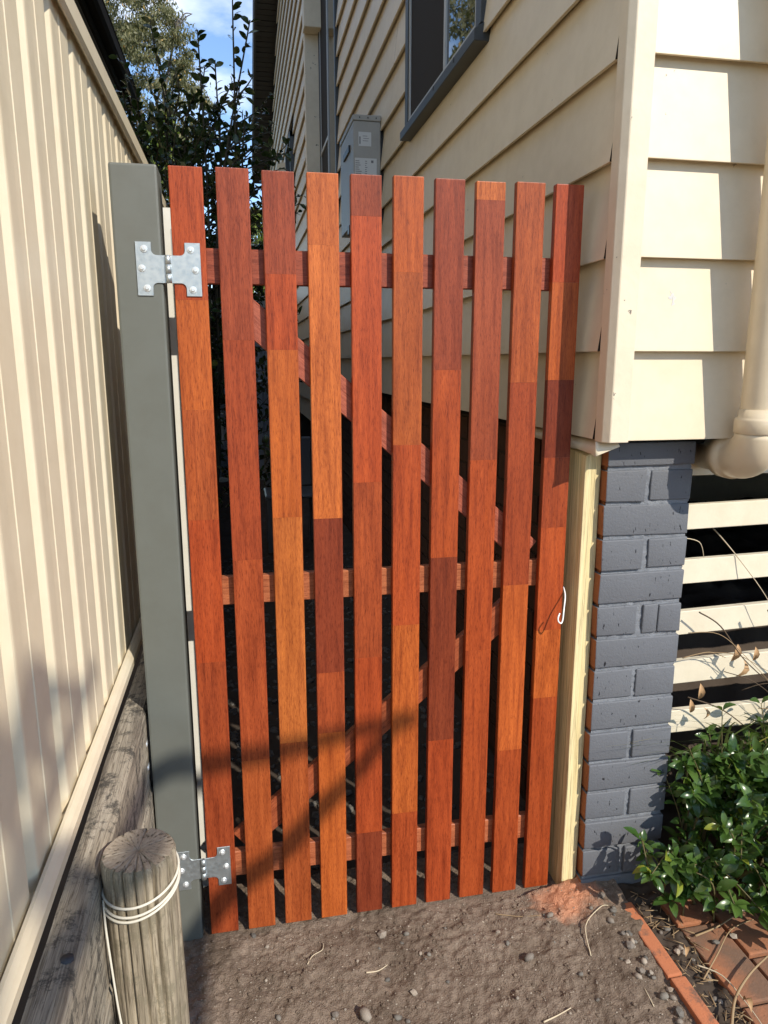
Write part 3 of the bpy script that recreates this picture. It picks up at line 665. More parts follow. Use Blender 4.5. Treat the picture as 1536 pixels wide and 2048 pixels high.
# retaining sleepers under it
rw = empty('retaining_wall', (-0.3, 1.0, 0)); tag(rw, 'weathered grey timber sleepers stacked under the fence', 'retaining wall')
for i in range(4):
    z1 = 0.645 - i * 0.203
    b = MB(); ny = 90; y0, y1 = -1.1, 3.4
    prof = [(-0.299, -0.2), (-0.25, -0.2), (-0.246, -0.194), (-0.246, -0.008), (-0.254, 0.0), (-0.27, 0.001), (-0.29, 0.0), (-0.299, -0.004)]
    vs_ = []; n = len(prof)
    for j in range(ny + 1):
        yy = y0 + (y1 - y0) * j / ny
        for (x, z) in prof:
            w1 = mnoise.noise(Vector((x * 30, yy * 3, i * 7 + z * 30))) * 0.004 + mnoise.noise(Vector((x * 80, yy * 14, i * 5 + z * 60))) * 0.002
            vs_.append((x + w1 + (0.004 if i % 2 else 0), yy, z1 + z + w1 * 0.6))
    fs = [(j * n + k, j * n + (k + 1) % n, (j + 1) * n + (k + 1) % n, (j + 1) * n + k) for j in range(ny) for k in range(n)]
    fs += [tuple(range(n)), tuple(ny * n + k for k in range(n))]
    b.add(vs_, fs, 0, False); b.build('sleeper', M['sleeper'], rw)
for (yy, xx) in ((0.905, -0.262),):
    b = MB(); b.tube([(xx, yy, 0.640), (xx, yy, 0.6475)], 0.009, 8); b.build('spike_head', M['ink_dark'], rw)

tag(MB().box(-2.0, -0.302, -1.1, 9.3, -0.05, 0.50).build('garden_soil', M['soil_dark']), 'dark soil held back by the sleepers under the fence', 'soil', kind='structure')
# ================================================================== GATE POST
gp = empty('gate_post', (-0.193, G, 0)); tag(gp, 'square olive grey gate post beside the cream fence', 'post')
b = MB(); b.box(-0.239, -0.1455, G, G + 0.09, -0.1, 1.832); b.build('shaft', M['post_grey'], gp, 0.005, segs=2)
br = MB().box(-0.2465, -0.2395, G + 0.02, G + 0.07, 0.46, 0.62).build('bracket', M['charcoal'], gp, 0.001)
for zz in (0.51, 0.57):
    MB().tube([(-0.25, G + 0.012, zz), (-0.25, G - 0.010, zz)], 0.007, 6).build('bolt', M['bolt'], br)
st = empty('cover_strip', (-0.15, 1.80, 0)); tag(st, 'narrow cream upright strip behind the gate post', 'strip')
b = MB(); b.prism([(-0.168, 1.80), (-0.134, 1.80), (-0.134, 1.84), (-0.137, 1.84), (-0.137, 1.803), (-0.168, 1.803)], 'z', -0.05, 1.785); b.build('strip', M['white_paint'], st)
MB().box(-0.139, -0.1345, 1.7985, 1.7995, 0.9, 1.74).build('edge_seal', M['sash'], st)

# ================================================================== GATE
gate = empty('timber_gate', (0.33, G, 0)); tag(gate, 'oiled red hardwood slatted gate with three rails and two braces', 'gate')
OR, OL, RD, RB, DK, MR, BR = (.385, .084, .018), (.420, .108, .025), (.315, .053, .014), (.270, .049, .015), (.240, .047, .018), (.180, .033, .013), (.305, .065, .017)
CX, CY, F_ = 768, 1024, 1440.0
pit = math.atan(302 / 1440); yw = R(11.2)
FW = Vector((math.sin(yw) * math.cos(pit), math.cos(yw) * math.cos(pit), -math.sin(pit))); RT = Vector((math.cos(yw), -math.sin(yw), 0)); UP = RT.cross(FW)
def gate_z(x, py):
    # height on the gate's face of a board joint measured in the photograph
    d0 = FW * F_ - UP * (py - CY)
    # solve for image x so that the hit lies at this x
    k = 1.0; px = 700.0
    for _ in range(12):
        d = d0 + RT * (px - CX); t = G / d.y; px += (x - d.x * t) / (RT.x * t + 1e-9) * 0.9
    d = d0 + RT * (px - CX); return CAM_Z + d.z * G / d.y
SL = [[(600, RD), (820, OR), (1040, BR), (1325, RD), (1868, RB)],
      [(680, DK), (1120, RB), (1520, RB), (1857, BR)],
      [(548, DK), (700, RD), (1035, OR), (1485, OL), (1846, BR)],
      [(490, OL), (1037, OL), (1345, MR), (1465, RB), (1835, OR)],
      [(432, DK), (965, RD), (1315, RB), (1665, RD), (1825, MR)],
      [(545, OR), (890, BR), (1250, RD), (1625, OR), (1815, RD)],
      [(740, DK), (1115, RD), (1480, MR), (1805, RD)],
      [(400, OL), (920, DK), (1300, RD), (1797, RD)],
      [(765, BR), (1170, RB), (1500, OR), (1788, RD)],
      [(565, RD), (760, OR), (915, MR), (1055, RB), (1260, RD), (1395, OR), (1777, RD)]]
PITCH, SW_, ST_ = 0.093, 0.067, 0.019
rr = random.Random(21)
for i, seg in enumerate(SL):
    x0 = -0.124 + PITCH * i; x1 = x0 + SW_
    sl = empty('slat', (0, 0, 0), gate)
    zt = 1.832 + rr.uniform(-.0015, .0015); ztop = zt
    bow = rr.uniform(-.0008, .0008)
    for j, (py, c) in enumerate(seg):
        zb_ = 0.029 if j == len(seg) - 1 else gate_z((x0 + x1) / 2, py)
        q = MB(); q.box(x0, x1, G + bow, G + ST_, zb_ + 0.0001, ztop - 0.0001)
        me_o = q.build('timber_block', M['merbau_v'], sl, 0.0012 if False else 0.0, loc=((x0 + x1) / 2, G, (zb_ + ztop) / 2))
        bm = bmesh.new(); bm.from_mesh(me_o.data)       # ease only the long arrises
        es = [e for e in bm.edges if abs((e.verts[0].co - e.verts[1].co).normalized().z) > 0.9]
        if j == 0: es += [e for e in bm.edges if e.verts[0].co.z > 0 and e.verts[1].co.z > 0 and abs((e.verts[0].co - e.verts[1].co).z) < 1e-6]
        bmesh.ops.bevel(bm, geom=es, offset=0.0022, segments=2, affect='EDGES', profile=0.6); bm.to_mesh(me_o.data); bm.free()
        v_ = rr.uniform(0.93, 1.07); me_o['tint'] = [c[0] * v_, c[1] * v_ * rr.uniform(.96, 1.05), c[2] * v_]
        ztop = zb_
def rail(z0, z1, x0=-0.124, x1=0.780, c=(.42, .11, .045)):
    o = MB().box(x0, x1, G + ST_ + 0.0006, G + ST_ + 0.0206, z0, z1).build('rail', M['merbau_h'], gate, 0.0018); o['tint'] = list(c); return o
rail(1.605, 1.677, c=(.27, .062, .03)); rail(0.890, 0.957, c=(.36, .11, .045)); rail(0.171, 0.240, c=(.38, .115, .05))
def brace(xa, za, xb, zb_, w, c):
    # za, zb_: top edge heights at xa, xb
    a = Vector((xa, 0, za)); b_ = Vector((xb, 0, zb_)); ln = (b_ - a).length; an = math.atan2(zb_ - za, xb - xa)
    q = MB(); vv = w * math.cos(an)
    # ends cut level so that they butt on the rails
    sh = w * math.tan(an) if False else 0
    q.box(0, ln, 0, 0.019, -w, 0)
    o = q.build('brace', M['merbau_h'], gate, 0.0015, loc=(0, 0, 0))
    o.location = Vector((xa, G + ST_ + 0.0012, za)) - gate.location; o.rotation_euler = (0, -an, 0); o['tint'] = list(c); return o
brace(0.012, 1.596, 0.712, 1.005, 0.067, (.33, .088, .05))
brace(-0.060, 0.291, 0.655, 0.880, 0.067, (.30, .075, .03))
# hinges
def hinge(zc):
    xa, xk, xb = -0.197, -0.1335, -0.0685
    yf = G - 0.0004; t = 0.0025; ws, h1, h2 = 0.031, 0.053, 0.0275; rd = 0.010
    def leaf_(side):
        # outline in (x,z): tall end plate, rounded throat, neck to the knuckle
        def X(u): return xa + u if side < 0 else xb - u
        pts = [(0, -h1), (ws, -h1), (ws, -h2 - rd)]
        for k in range(1, 5):
            th = math.pi / 2 * k / 5; pts.append((ws + rd - rd * math.cos(th), -h2 - rd + rd * math.sin(th)))
        pts += [(ws + rd, -h2), (0.062, -h2), (0.062, h2), (ws + rd, h2)]
        for k in range(4, 0, -1):
            th = math.pi / 2 * k / 5; pts.append((ws + rd - rd * math.cos(th), h2 + rd - rd * math.sin(th)))
        pts += [(ws, h2 + rd), (ws, h1), (0, h1)]
        pts = [(X(u), zc + v) for u, v in pts]
        if side > 0: pts = pts[::-1]
        return MB().prism(pts, 'y', yf - t, yf)
    h = leaf_(-1).build('hinge', M['galv'], gate, 0.0005)
    leaf_(1).build('hinge_leaf', M['galv'], h, 0.0005)
    for k in range(3):
        z0 = zc - h2 + k * (2 * h2 / 3)
        MB().tube([(xk, yf - t - 0.003, z0 + 0.0004), (xk, yf - t - 0.003, z0 + 2 * h2 / 3 - 0.0004)], 0.0058, 14).build('knuckle', M['galv'], h)
    for (x, z) in ((xa + .017, zc + .039), (xa + .011, zc + .001), (xa + .019, zc - .038), (xb - .019, zc + .039), (xb - .011, zc - .001), (xb - .018, zc - .040)):
        b_ = MB(); prof = [(0.0074, 0), (0.0074, 0.0010), (0.0068, 0.0015), (0.0038, 0.0017), (0.0038, 0.0042), (0.0030, 0.0048), (0.0001, 0.0048)]
        vs_ = []; sg = 12
        for (r_, d) in prof:
            for q in range(sg): th = 2 * math.pi * q / sg; vs_.append((x + r_ * math.cos(th), yf - t - d, z + r_ * math.sin(th)))
        fs = [(i * sg + q, i * sg + (q + 1) % sg, (i + 1) * sg + (q + 1) % sg, (i + 1) * sg + q) for i in range(len(prof) - 1) for q in range(sg)]
        b_.add(vs_, fs, 0, False); b_.build('bolt', M['bolt'], h)
hinge(1.630); hinge(0.221)
# white wire latch pull at the right-hand edge
b = MB(); pts = smooth_path([(0.787, 1.630, 0.885), (0.780, 1.602, 0.870), (0.768, 1.580, 0.845), (0.7615, 1.570, 0.820), (0.756, 1.567, 0.811), (0.749, 1.567, 0.816), (0.7485, 1.569, 0.825), (0.755, 1.575, 0.834)], 6)
b.tube(pts, 0.0019, 8); o = b.build('wire_hook', M['white_wire']); tag(o, 'white bent wire hook poking past the gate edge', 'hook')

# ================================================================== STOP POST (treated pine batten on the pier)
sp = MB(); x0, x1, y0, y1 = 0.807, 0.8485, 1.587, 1.690
sp.add([(x0, y0, -0.05), (x1, y0, -0.05), (x1, y1, -0.05), (x0, y1, -0.05), (x0, y0, 1.222), (x1, y0, 1.238), (x1, y1, 1.245), (x0, y1, 1.232)],
       [(0, 3, 2, 1), (4, 5, 6, 7), (0, 1, 5, 4), (1, 2, 6, 5), (2, 3, 7, 6), (3, 0, 4, 7)])
o = sp.build('stop_post', M['pine'], None, 0.003, loc=(0.83, 1.63, 0), segs=2); tag(o, 'pale treated pine batten fixed to the grey brick pier', 'post')

# ================================================================== LOG AND CORD
LX, LY, LZ, LR = -0.190, 1.085, 0.672, 0.0575
cr_ = [(0.5, 0.6), (1.45, 0.9), (2.2, 0.5), (3.3, 0.5), (4.1, .6), (4.42, 1.1), (4.75, .9), (5.0, 0.7), (5.28, 1.5), (5.75, .8)]
def log_r(t, z):
    r_ = LR * (1 + 0.02 * mnoise.noise(Vector((math.cos(t), math.sin(t), z * 1.5)))) + 0.0012 * mnoise.noise(Vector((math.cos(t) * 6, math.sin(t) * 6, z * 5)))
    for a, s in cr_:
        a2 = a + 0.10 * mnoise.noise(Vector((a, z * 4, 1))); dd = (t - a2 + math.pi) % (2 * math.pi) - math.pi
        fade = max(0, min(1, 1.15 - (LZ - z) * (1.6 / s)))
        r_ -= 0.010 * s * fade * math.exp(-(dd / (0.020 + .012 * s)) ** 2)
    dz = (LZ - z)
    if dz < 0.006: r_ -= (0.006 - dz) * 0.5
    return r_
lg = MB(); seg = 200; zs = [LZ, LZ - .002, LZ - .006] + [LZ - 0.02 * k for k in range(1, 38)]
vs_ = [(LX + log_r(2 * math.pi * k / seg, z) * math.cos(2 * math.pi * k / seg) + (LZ - z) * 0.012, LY + log_r(2 * math.pi * k / seg, z) * math.sin(2 * math.pi * k / seg), z) for z in zs for k in range(seg)]
fs = [(i * seg + k, (i + 1) * seg + k, (i + 1) * seg + (k + 1) % seg, i * seg + (k + 1) % seg) for i in range(len(zs) - 1) for k in range(seg)]
log_root = empty('log_post', (LX, LY, LZ)); tag(log_root, 'short round weathered log post bound with white cord', 'post')
lg.add(vs_, fs, 0, True); lg.build('log_side', M['log'], log_root)
tp = MB(); rings = [1.0, 0.85, 0.65, 0.45, 0.25, 0.1]; vs_ = []
for ri in rings:
    for k in range(seg):
        t = 2 * math.pi * k / seg; r_ = log_r(t, LZ) * ri; dz = 0
        for a, s in cr_:
            dd = (t - a + math.pi) % (2 * math.pi) - math.pi; dz -= 0.010 * s * ri * math.exp(-(dd / 0.022) ** 2)
        vs_.append((LX + r_ * math.cos(t), LY + r_ * math.sin(t), LZ + dz * (1 if ri < 1 else 0.6) + 0.001 * mnoise.noise(Vector((r_ * math.cos(t) * 60, r_ * math.sin(t) * 60, 0)))))
vs_.append((LX, LY, LZ - 0.004)); c_ = len(vs_) - 1
fs = [(i * seg + k, i * seg + (k + 1) % seg, (i + 1) * seg + (k + 1) % seg, (i + 1) * seg + k) for i in range(len(rings) - 1) for k in range(seg)] + [((len(rings) - 1) * seg + k, (len(rings) - 1) * seg + (k + 1) % seg, c_) for k in range(seg)]
tp.add(vs_, fs, 0, True); tp.build('log_end', M['log_end'], log_root)
cd = empty('cord', (LX, LY, LZ - 0.06)); tag(cd, 'thin white cord wound around the log post', 'cord')
for (zc, tilt, dz) in ((LZ - 0.046, 0.016, 0), (LZ - 0.061, 0.020, 1), (LZ - 0.068, 0.024, 2)):
    b = MB(); pts = []
    for k in range(72):
        t = 2 * math.pi * k / 72; pts.append((LX + (LZ - zc) * 0.012 + (LR + 0.0024) * math.cos(t), LY + (LR + 0.0024) * math.sin(t), zc + tilt * (0.9 * math.cos(t - 0.3)) * 0.6 + 0.010 * math.sin(t)))
    b.tube(pts, 0.0022, 6, closed=True); b.build('loop', M['cord'], cd)
b = MB(); pts = smooth_path([(LX - 0.054, LY - 0.028, LZ - 0.062), (LX - 0.052, LY - 0.036, LZ - 0.11), (LX - 0.046, LY - 0.044, LZ - 0.19), (LX - 0.042, LY - 0.046, LZ - 0.25), (LX - 0.036, LY - 0.050, LZ - 0.31), (LX - 0.034, LY - 0.05, LZ - 0.36)], 6)
b.tube(pts, 0.0019, 6); b.build('tail', M['cord'], cd)

# ================================================================== BRICK EDGING AND PAVING
ed = empty('brick_edging', (0.92, 1.2, 0)); tag(ed, 'row of orange bricks on edge between dirt and paving', 'edging')
rr = random.Random(8); y = 1.49
for i in range(8):
    ln = 0.232; a = rr.uniform(-.012, .012)
    q = MB(); q.box(-0.019, 0.019, -ln / 2, ln / 2, -0.11, 0.0)
    o = q.build('brick', M['edging'], ed, 0.004, loc=(0, 0, 0), segs=2); o.location = Vector((0.937 + rr.uniform(-.003, .003), y - ln / 2, 0.052 + rr.uniform(-.003, .003))) - ed.location
    o.rotation_euler = (rr.uniform(-.01, .01), rr.uniform(-.03, .03), a); y -= ln + 0.006
pv = empty('brick_paving', (1.1, 1.2, 0.03)); tag(pv, 'weathered red clay brick paving beside the shrub', 'paving', kind='structure')
pm = MB(); pm.box(-0.053, 0.053, -0.112, 0.112, -0.05, 0.0); proto = None
def paver(x, y, rot):
    global proto
    if proto is None:
        proto = pm.build('brick', M['paver'], pv, 0.004, loc=(0, 0, 0), segs=2); o = proto
    else:
        o = proto.copy(); COL.objects.link(o)
    o.location = Vector((x, y, 0.034 + rr.uniform(-.003, .003))) - pv.location; o.rotation_euler = (rr.uniform(-.012, .012), rr.uniform(-.015, .015), rot + rr.uniform(-.012, .012))
for c_ in range(14):
    for r_ in range(12):
        x = 1.099 + c_ * 0.116; y = 1.52 - r_ * 0.234 - (0.117 if c_ % 2 else 0)
        if y > 1.60: continue
        paver(x, y, 0)
MB().add([(0.95, -1.3, 0.012), (3.4, -1.3, 0.012), (3.4, 1.67, 0.012), (0.95, 1.67, 0.012)], [(0, 1, 2, 3)]).build('bedding', M['soil_dark'], pv)
def strip_h(x, y): return 0.024 + 0.012 * mnoise.noise(Vector((x * 22, y * 22, 3))) + 0.006 * mnoise.noise(Vector((x * 60, y * 60, 3))) + (0.02 if y > 1.5 else 0)
grid(0.955, 1.05, 0.9, 1.66, 0.006, strip_h, 'soil_strip', M['soil_dark'], label='dark soil and litter between edging bricks and paving', cat='soil')
grid(1.04, 3.3, 1.50, 1.70, 0.02, lambda x, y: 0.05 + 0.12 * max(0, (y - 1.55) / 0.15) + 0.02 * mnoise.noise(Vector((x * 12, y * 12, 3))), 'garden_bed', M['soil_dark'], label='dark garden soil under the shrub along the house', cat='soil')

# ================================================================== PEBBLES, TWIGS, LITTER
rr = random.Random(31)
peb_meshes = []
for i in range(7):
    vs_, fs = rock_verts(1.0, 300 + i, 0.62); me = bpy.data.meshes.new('pebble'); me.from_pydata(vs_, [], fs); me.materials.append(M['pebble'] if i % 3 else M['pebble_dark'])
    me.polygons.foreach_set('use_smooth', [i % 2 == 0] * len(fs)); peb_meshes.append(me)
def pebble(x, y, r_, label, group, zoff=0.2):
    o = bpy.data.objects.new('pebble', rr.choice(peb_meshes)); COL.objects.link(o)
    h = dirt_h(x, y) if x < 0.93 else strip_h(x, y)
    o.location = (x, y, h + r_ * zoff); o.scale = (r_,) * 3; o.rotation_euler = (rr.uniform(-.5, .5), rr.uniform(-.5, .5), rr.uniform(0, 6.3)); tag(o, label, 'pebble', group)
ln_l = 'rounded grey or tan pebble lying along the orange brick edging'
for i in range(34):
    t = rr.random(); pebble(0.905 - abs(rr.gauss(0, 0.022)), 1.52 - 0.42 * t, rr.uniform(0.005, 0.0125), ln_l, 'pebbles along the brick edging')
for (x, y, r_) in ((0.885, 1.22, .013), (0.897, 1.175, .014), (0.912, 1.235, .011), (0.872, 1.29, .011), (0.90, 1.125, .012)): pebble(x, y, r_, ln_l, 'pebbles along the brick edging', 0.35)
ln_d = 'small angular stone half sunk in the open dirt'
for i in range(46):
    pebble(rr.uniform(-0.12, 0.86), rr.uniform(1.20, 1.59), rr.choice((.003, .004, .004, .005, .006, .008)), ln_d, 'stones in the dirt')
for (x, y, r_) in ((0.03, 1.355, .009), (0.155, 1.34, .010), (0.34, 1.36, .010), (0.29, 1.31, .012), (0.22, 1.325, .017), (0.36, 1.53, .010), (0.30, 1.54, .014), (0.63, 1.385, .013), (0.40, 1.455, .009), (-0.02, 1.60, .010), (0.73, 1.49, .010)): pebble(x, y, r_, ln_d, 'stones in the dirt', 0.25)
for i in range(12): pebble(rr.uniform(0.965, 1.03), rr.uniform(1.12, 1.45), rr.uniform(.006, .015), 'pebble in the litter strip between edging and paving', 'pebbles in the litter strip', 0.3)
for i, (x, y) in enumerate(((1.10, 1.335), (1.155, 1.345))):
    pebble(x, y, 0.012, ['dark pebble on the paving, left of a pair', 'dark pebble on the paving, right of a pair'][i], None, 1.2)
grit = MB()
for i in range(900):
    x = rr.uniform(-0.22, 0.92); y = rr.uniform(1.1, 1.6); r_ = rr.uniform(.0008, .0024); vs_, fs = protos[i % 6]
    h = dirt_h(x, y); grit.add([Vector(v) * r_ + Vector((x, y, h + r_ * .3)) for v in vs_], fs)
crumb = MB()
bm_ = bmesh.new(); bmesh.ops.create_icosphere(bm_, subdivisions=1, radius=1.0); ico_v = [v.co.copy() for v in bm_.verts]; ico_f = [tuple(v.index for v in f.verts) for f in bm_.faces]; bm_.free()
for i in range(2600):
    x = rr.uniform(-0.22, 0.92); y = rr.uniform(1.1, 1.6)
    if mnoise.noise(Vector((x * 7, y * 7, 3.3))) + rr.gauss(0, .25) < 0.05: continue
    r_ = rr.choice((.0012, .0016, .002, .0026, .0035, .005)) * rr.uniform(.7, 1.2); h = dirt_h(x, y); o3 = Vector((rr.uniform(0, 90), 0, 0))
    crumb.add([Vector((v.x * r_, v.y * r_, v.z * r_ * .75)) * (1 + .5 * mnoise.noise(v * 1.7 + o3)) + Vector((x, y, h + r_ * .15)) for v in ico_v], ico_f)
tag(crumb.build('soil_crumbs', M['dirt']), 'crumbly clods of brown soil scattered over the dirt', 'soil', kind='stuff')
tag(grit.build('grit', M['pebble']), 'fine pale grit scattered over the dirt', 'grit', kind='stuff')
def twig(pts, r_, m, label):
    p = smooth_path(pts, 5); n = len(p); o = MB().tube(p, [r_ * (1 - 0.5 * i / n) for i in range(n)], 5).build('twig', M[m]); tag(o, label, 'twig'); return o
def D(x, y, h=0.004): return (x, y, dirt_h(x, y) + h)
def Pv(x, y, h=0.006): return (x, y, 0.036 + h)
twig([D(.60, 1.225), D(.635, 1.232), D(.67, 1.238)], .0022, 'twig_pale', 'pale straw lying on the dirt near the bottom edge')
twig([D(.78, 1.36), D(.80, 1.43, .01), D(.86, 1.47, .008), D(.885, 1.475)], .0016, 'twig_pale', 'thin curved pale stalk in the dirt beside the edging')
twig([D(.60, 1.535), D(.66, 1.515), D(.71, 1.50)], .0014, 'twig', 'straight thin straw on the dirt below the gate')
twig([D(.105, 1.475), D(.12, 1.50), D(.145, 1.515), D(.15, 1.535)], .0013, 'twig_pale', 'small hooked straw on the dirt at the left')
twig([D(.24, 1.43), D(.27, 1.435), D(.295, 1.447)], .0018, 'twig_pale', 'short pale straw in the middle of the dirt')
twig([D(.85, 1.20), D(.853, 1.245)], .0014, 'twig_pale', 'upright straw on the dirt near the stones')
twig([(.985, 1.12, .04), (1.03, 1.17, .055), (1.10, 1.215, .062), (1.17, 1.245, .070)], .004, 'twig', 'thick pale twig lying across the paving')
twig([Pv(1.00, 1.24), Pv(1.08, 1.30), Pv(1.16, 1.36), Pv(1.24, 1.38)], .002, 'twig', 'long thin reddish stem on the paving')
twig([Pv(1.06, 1.36), Pv(1.13, 1.375), Pv(1.20, 1.40)], .0028, 'twig', 'bent brown twig on the paving by two pebbles')
twig([Pv(1.18, 1.43), Pv(1.27, 1.405), Pv(1.40, 1.40)], .0035, 'twig_pale', 'straight yellow straw on the paving under the shrub')
twig([Pv(1.01, 1.28), Pv(1.05, 1.24), Pv(1.055, 1.16), Pv(1.05, 1.09)], .002, 'twig_pale', 'long straw bent over the litter strip')
lit = MB()
for i in range(120):
    x = rr.uniform(0.955, 1.06); y = rr.uniform(1.05, 1.52); a = rr.uniform(0, 6.28); l = rr.uniform(.008, .04); h = strip_h(x, y) + rr.uniform(.002, .012)
    lit.tube([(x, y, h), (x + l * math.cos(a), y + l * math.sin(a), h + rr.uniform(-.004, .008))], rr.uniform(.0006, .0016), 4)
tag(lit.build('plant_litter', M['twig']), 'dry straw and twig litter in the soil strip', 'litter', kind='stuff')

# ================================================================== LEAVES
def leaf_mesh(name, m, L_=1.0, W=0.42, cup=0.10, curl=0.12):
    us = [0, .18, .42, .68, .88, 1.0]; ws = [0.02, .60, 1.0, .86, .45, 0.0]; vs_ = []; fs = []
    for u, w in zip(us, ws):
        zc = -curl * (u - .4) ** 2 * 2
        vs_ += [(u * L_, -w * W / 2, zc + cup * w * .5), (u * L_, 0, zc), (u * L_, w * W / 2, zc + cup * w * .5)]
    for i in range(len(us) - 1):
        a = i * 3; fs += [(a, a + 3, a + 4, a + 1), (a + 1, a + 4, a + 5, a + 2)]
    return vs_, fs
def leaves_to(root, items, lv, m, nobj, keyfn):
    # items: list of matrices (world); the nobj nearest by keyfn become objects, the rest one mesh
    items = sorted(items, key=keyfn); vs_, fs = lv
    mes = []
    for i in range(3):
        me = bpy.data.meshes.new('leaf'); sc = (1, (0.85, 1.0, 1.15)[i], (0.6, 1.0, 1.5)[i])
        me.from_pydata([(v[0] * sc[0], v[1] * sc[1], v[2] * sc[2]) for v in vs_], [], fs); me.materials.append(m); me.polygons.foreach_set('use_smooth', [True] * len(fs)); mes.append(me)
    base = Matrix.Translation(-origin(root))
    for i, mt in enumerate(items[:nobj]):
        o = bpy.data.objects.new('leaf', mes[i % 3]); COL.objects.link(o); o.parent = root; o.matrix_local = base @ mt
    if len(items) > nobj:
        q = MB()
        for mt in items[nobj:]: q.add([mt @ Vector(v) for v in vs_], fs, 0, True)
        me = bpy.data.meshes.new('leaves'); o_ = origin(root)
        me.from_pydata([tuple(Vector(v) - o_) for v in q.v], [], q.f); me.materials.append(m); me.polygons.foreach_set('use_smooth', [True] * len(q.f))
        o = bpy.data.objects.new('leaf_mass', me); COL.objects.link(o); o.parent = root; o['kind'] = 'stuff'
def leaf_mat_at(p, d, up, size):
    d = d.normalized(); s = up.cross(d)
    if s.length < 1e-4: s = d.orthogonal()
    s.normalize(); n = d.cross(s); m = Matrix((d, s, n)).transposed().to_4x4()
    return Matrix.Translation(p) @ m @ Matrix.Scale(size, 4)
CAMV = Vector((0, 0, CAM_Z))
# glossy shrub in front of the subfloor slats
sh = empty('leafy_shrub', (1.3, 1.45, 0.05)); tag(sh, 'glossy dark green shrub sprawling at the foot of the grey pier', 'shrub')
rr = random.Random(77); stems = MB(); items = []
for s in range(118):
    bx = rr.uniform(1.04, 1.90); by = rr.uniform(1.40, 1.56)
    base = Vector((bx, by, 0.03)); hmax = (0.40 + 0.5 * max(0, min(.5, bx - 1.2))) if bx > 1.16 else 0.26
    tipx = bx + rr.uniform(-.18, .12); tipx = max(tipx, 0.95)
    tip = Vector((tipx, by - rr.uniform(.02, .26), rr.uniform(0.07, hmax + 0.04)))
    if tip.x < 1.11: tip.z = min(tip.z, 0.20); tip.y = max(1.40, min(tip.y, 1.52))
    if s % 4 == 0: tip = Vector((rr.uniform(1.10, 1.42), rr.uniform(1.47, 1.54), rr.uniform(.28, .46))); base = Vector((tip.x + rr.uniform(-.03, .1), 1.55, .04))
    mid = (base + tip) / 2 + Vector((rr.uniform(-.05, .05), rr.uniform(-.04, .02), rr.uniform(.06, .14)))
    p = smooth_path([base, mid, tip], 6); stems.tube(p, [0.003 * (1 - .6 * i / len(p)) for i in range(len(p))], 5)
    for i in range(3, len(p)):
        dirv = (p[min(i + 1, len(p) - 1)] - p[i - 1]).normalized()
        for q in range(2):
            a = rr.uniform(0, 6.28); side = dirv.orthogonal().normalized(); side.rotate(Matrix.Rotation(a, 3, dirv))
            d = (dirv * rr.uniform(.2, .9) + side * 1.0 + Vector((0, -0.25, -0.05)))
            up = Vector((rr.gauss(0, .6) + .1, rr.gauss(0, .6) - .55, 1.0))
            items.append(leaf_mat_at(p[i] + side * .003, d, up, rr.uniform(.024, .060)))
    for q in range(4):
        a = 6.28 * q / 4 + rr.uniform(-.4, .4); d = Vector((math.cos(a), math.sin(a), rr.uniform(-.3, .5)))
        items.append(leaf_mat_at(tip, d, Vector((rr.gauss(0, .4), -.5 + rr.gauss(0, .4), 1)), rr.uniform(.032, .052)))
for s in range(34):
    bx = rr.uniform(1.14, 1.75); base = Vector((bx, 1.56, 0.1)); tip = Vector((bx + rr.uniform(-.1, .16), rr.uniform(1.50, 1.60), rr.uniform(.36, .50) + .45 * max(0, min(.45, bx - 1.15))))
    p = smooth_path([base, (base + tip) / 2 + Vector((rr.uniform(-.05, .05), -.03, .03)), tip], 6); stems.tube(p, [0.0022 * (1 - .6 * i / len(p)) for i in range(len(p))], 5)
    for i in range(4, len(p)):
        if rr.random() < .25: continue
        dirv = (p[min(i + 1, len(p) - 1)] - p[i - 1]).normalized(); side = dirv.orthogonal().normalized(); side.rotate(Matrix.Rotation(rr.uniform(0, 6.28), 3, dirv))
        for sg in (1, -1): items.append(leaf_mat_at(p[i], dirv * .6 + side * sg + Vector((0, -.3, 0)), Vector((rr.gauss(0, .6), rr.gauss(0, .6) - .6, 1)), rr.uniform(.022, .05)))
stems.build('stem', M['stem_green'], sh)
leaves_to(sh, items, leaf_mesh('leaf', None, 1, .46, .16, .22), M['leaf_shrub'], 300, lambda m: (m.translation - CAMV).length + max(0, m.translation.x - 1.55) * 4)
# wispy grass and bare stems in front of the slats
gt = empty('grass_tuft', (1.45, 1.58, 0.1)); tag(gt, 'strappy green grass tuft growing against the cream slats', 'grass')
rr = random.Random(13)
for i in range(130):
    bx = rr.uniform(1.16, 1.75); by = rr.uniform(1.54, 1.62); l = rr.uniform(.22, .46); a = rr.uniform(-1.3, 1.3); w = rr.uniform(.002, .005)
    b = MB(); pts = []
    for k in range(7):
        t = k / 6; pts.append(Vector((bx + math.sin(a) * l * t * (0.4 + .7 * t), by - .10 * t * t * math.cos(a), 0.24 + l * 1.35 * (t - .5 * t * t))))
    vs_ = []
    for k, p in enumerate(pts):
        ww = w * (1 - (k / 6) ** 2) + .0004; vs_ += [(p.x - ww, p.y, p.z), (p.x + ww, p.y - ww * .6, p.z)]
    b.add(vs_, [(2 * k, 2 * k + 1, 2 * k + 3, 2 * k + 2) for k in range(6)], 0, True); b.build('blade', M['grass'], gt)
def stem_thing(pts, r_, m, label):
    p = smooth_path(pts, 6); o = MB().tube(p, [r_ * (1 - .6 * i / len(p)) for i in range(len(p))], 5).build('bare_stem', M[m]); tag(o, label, 'stem')
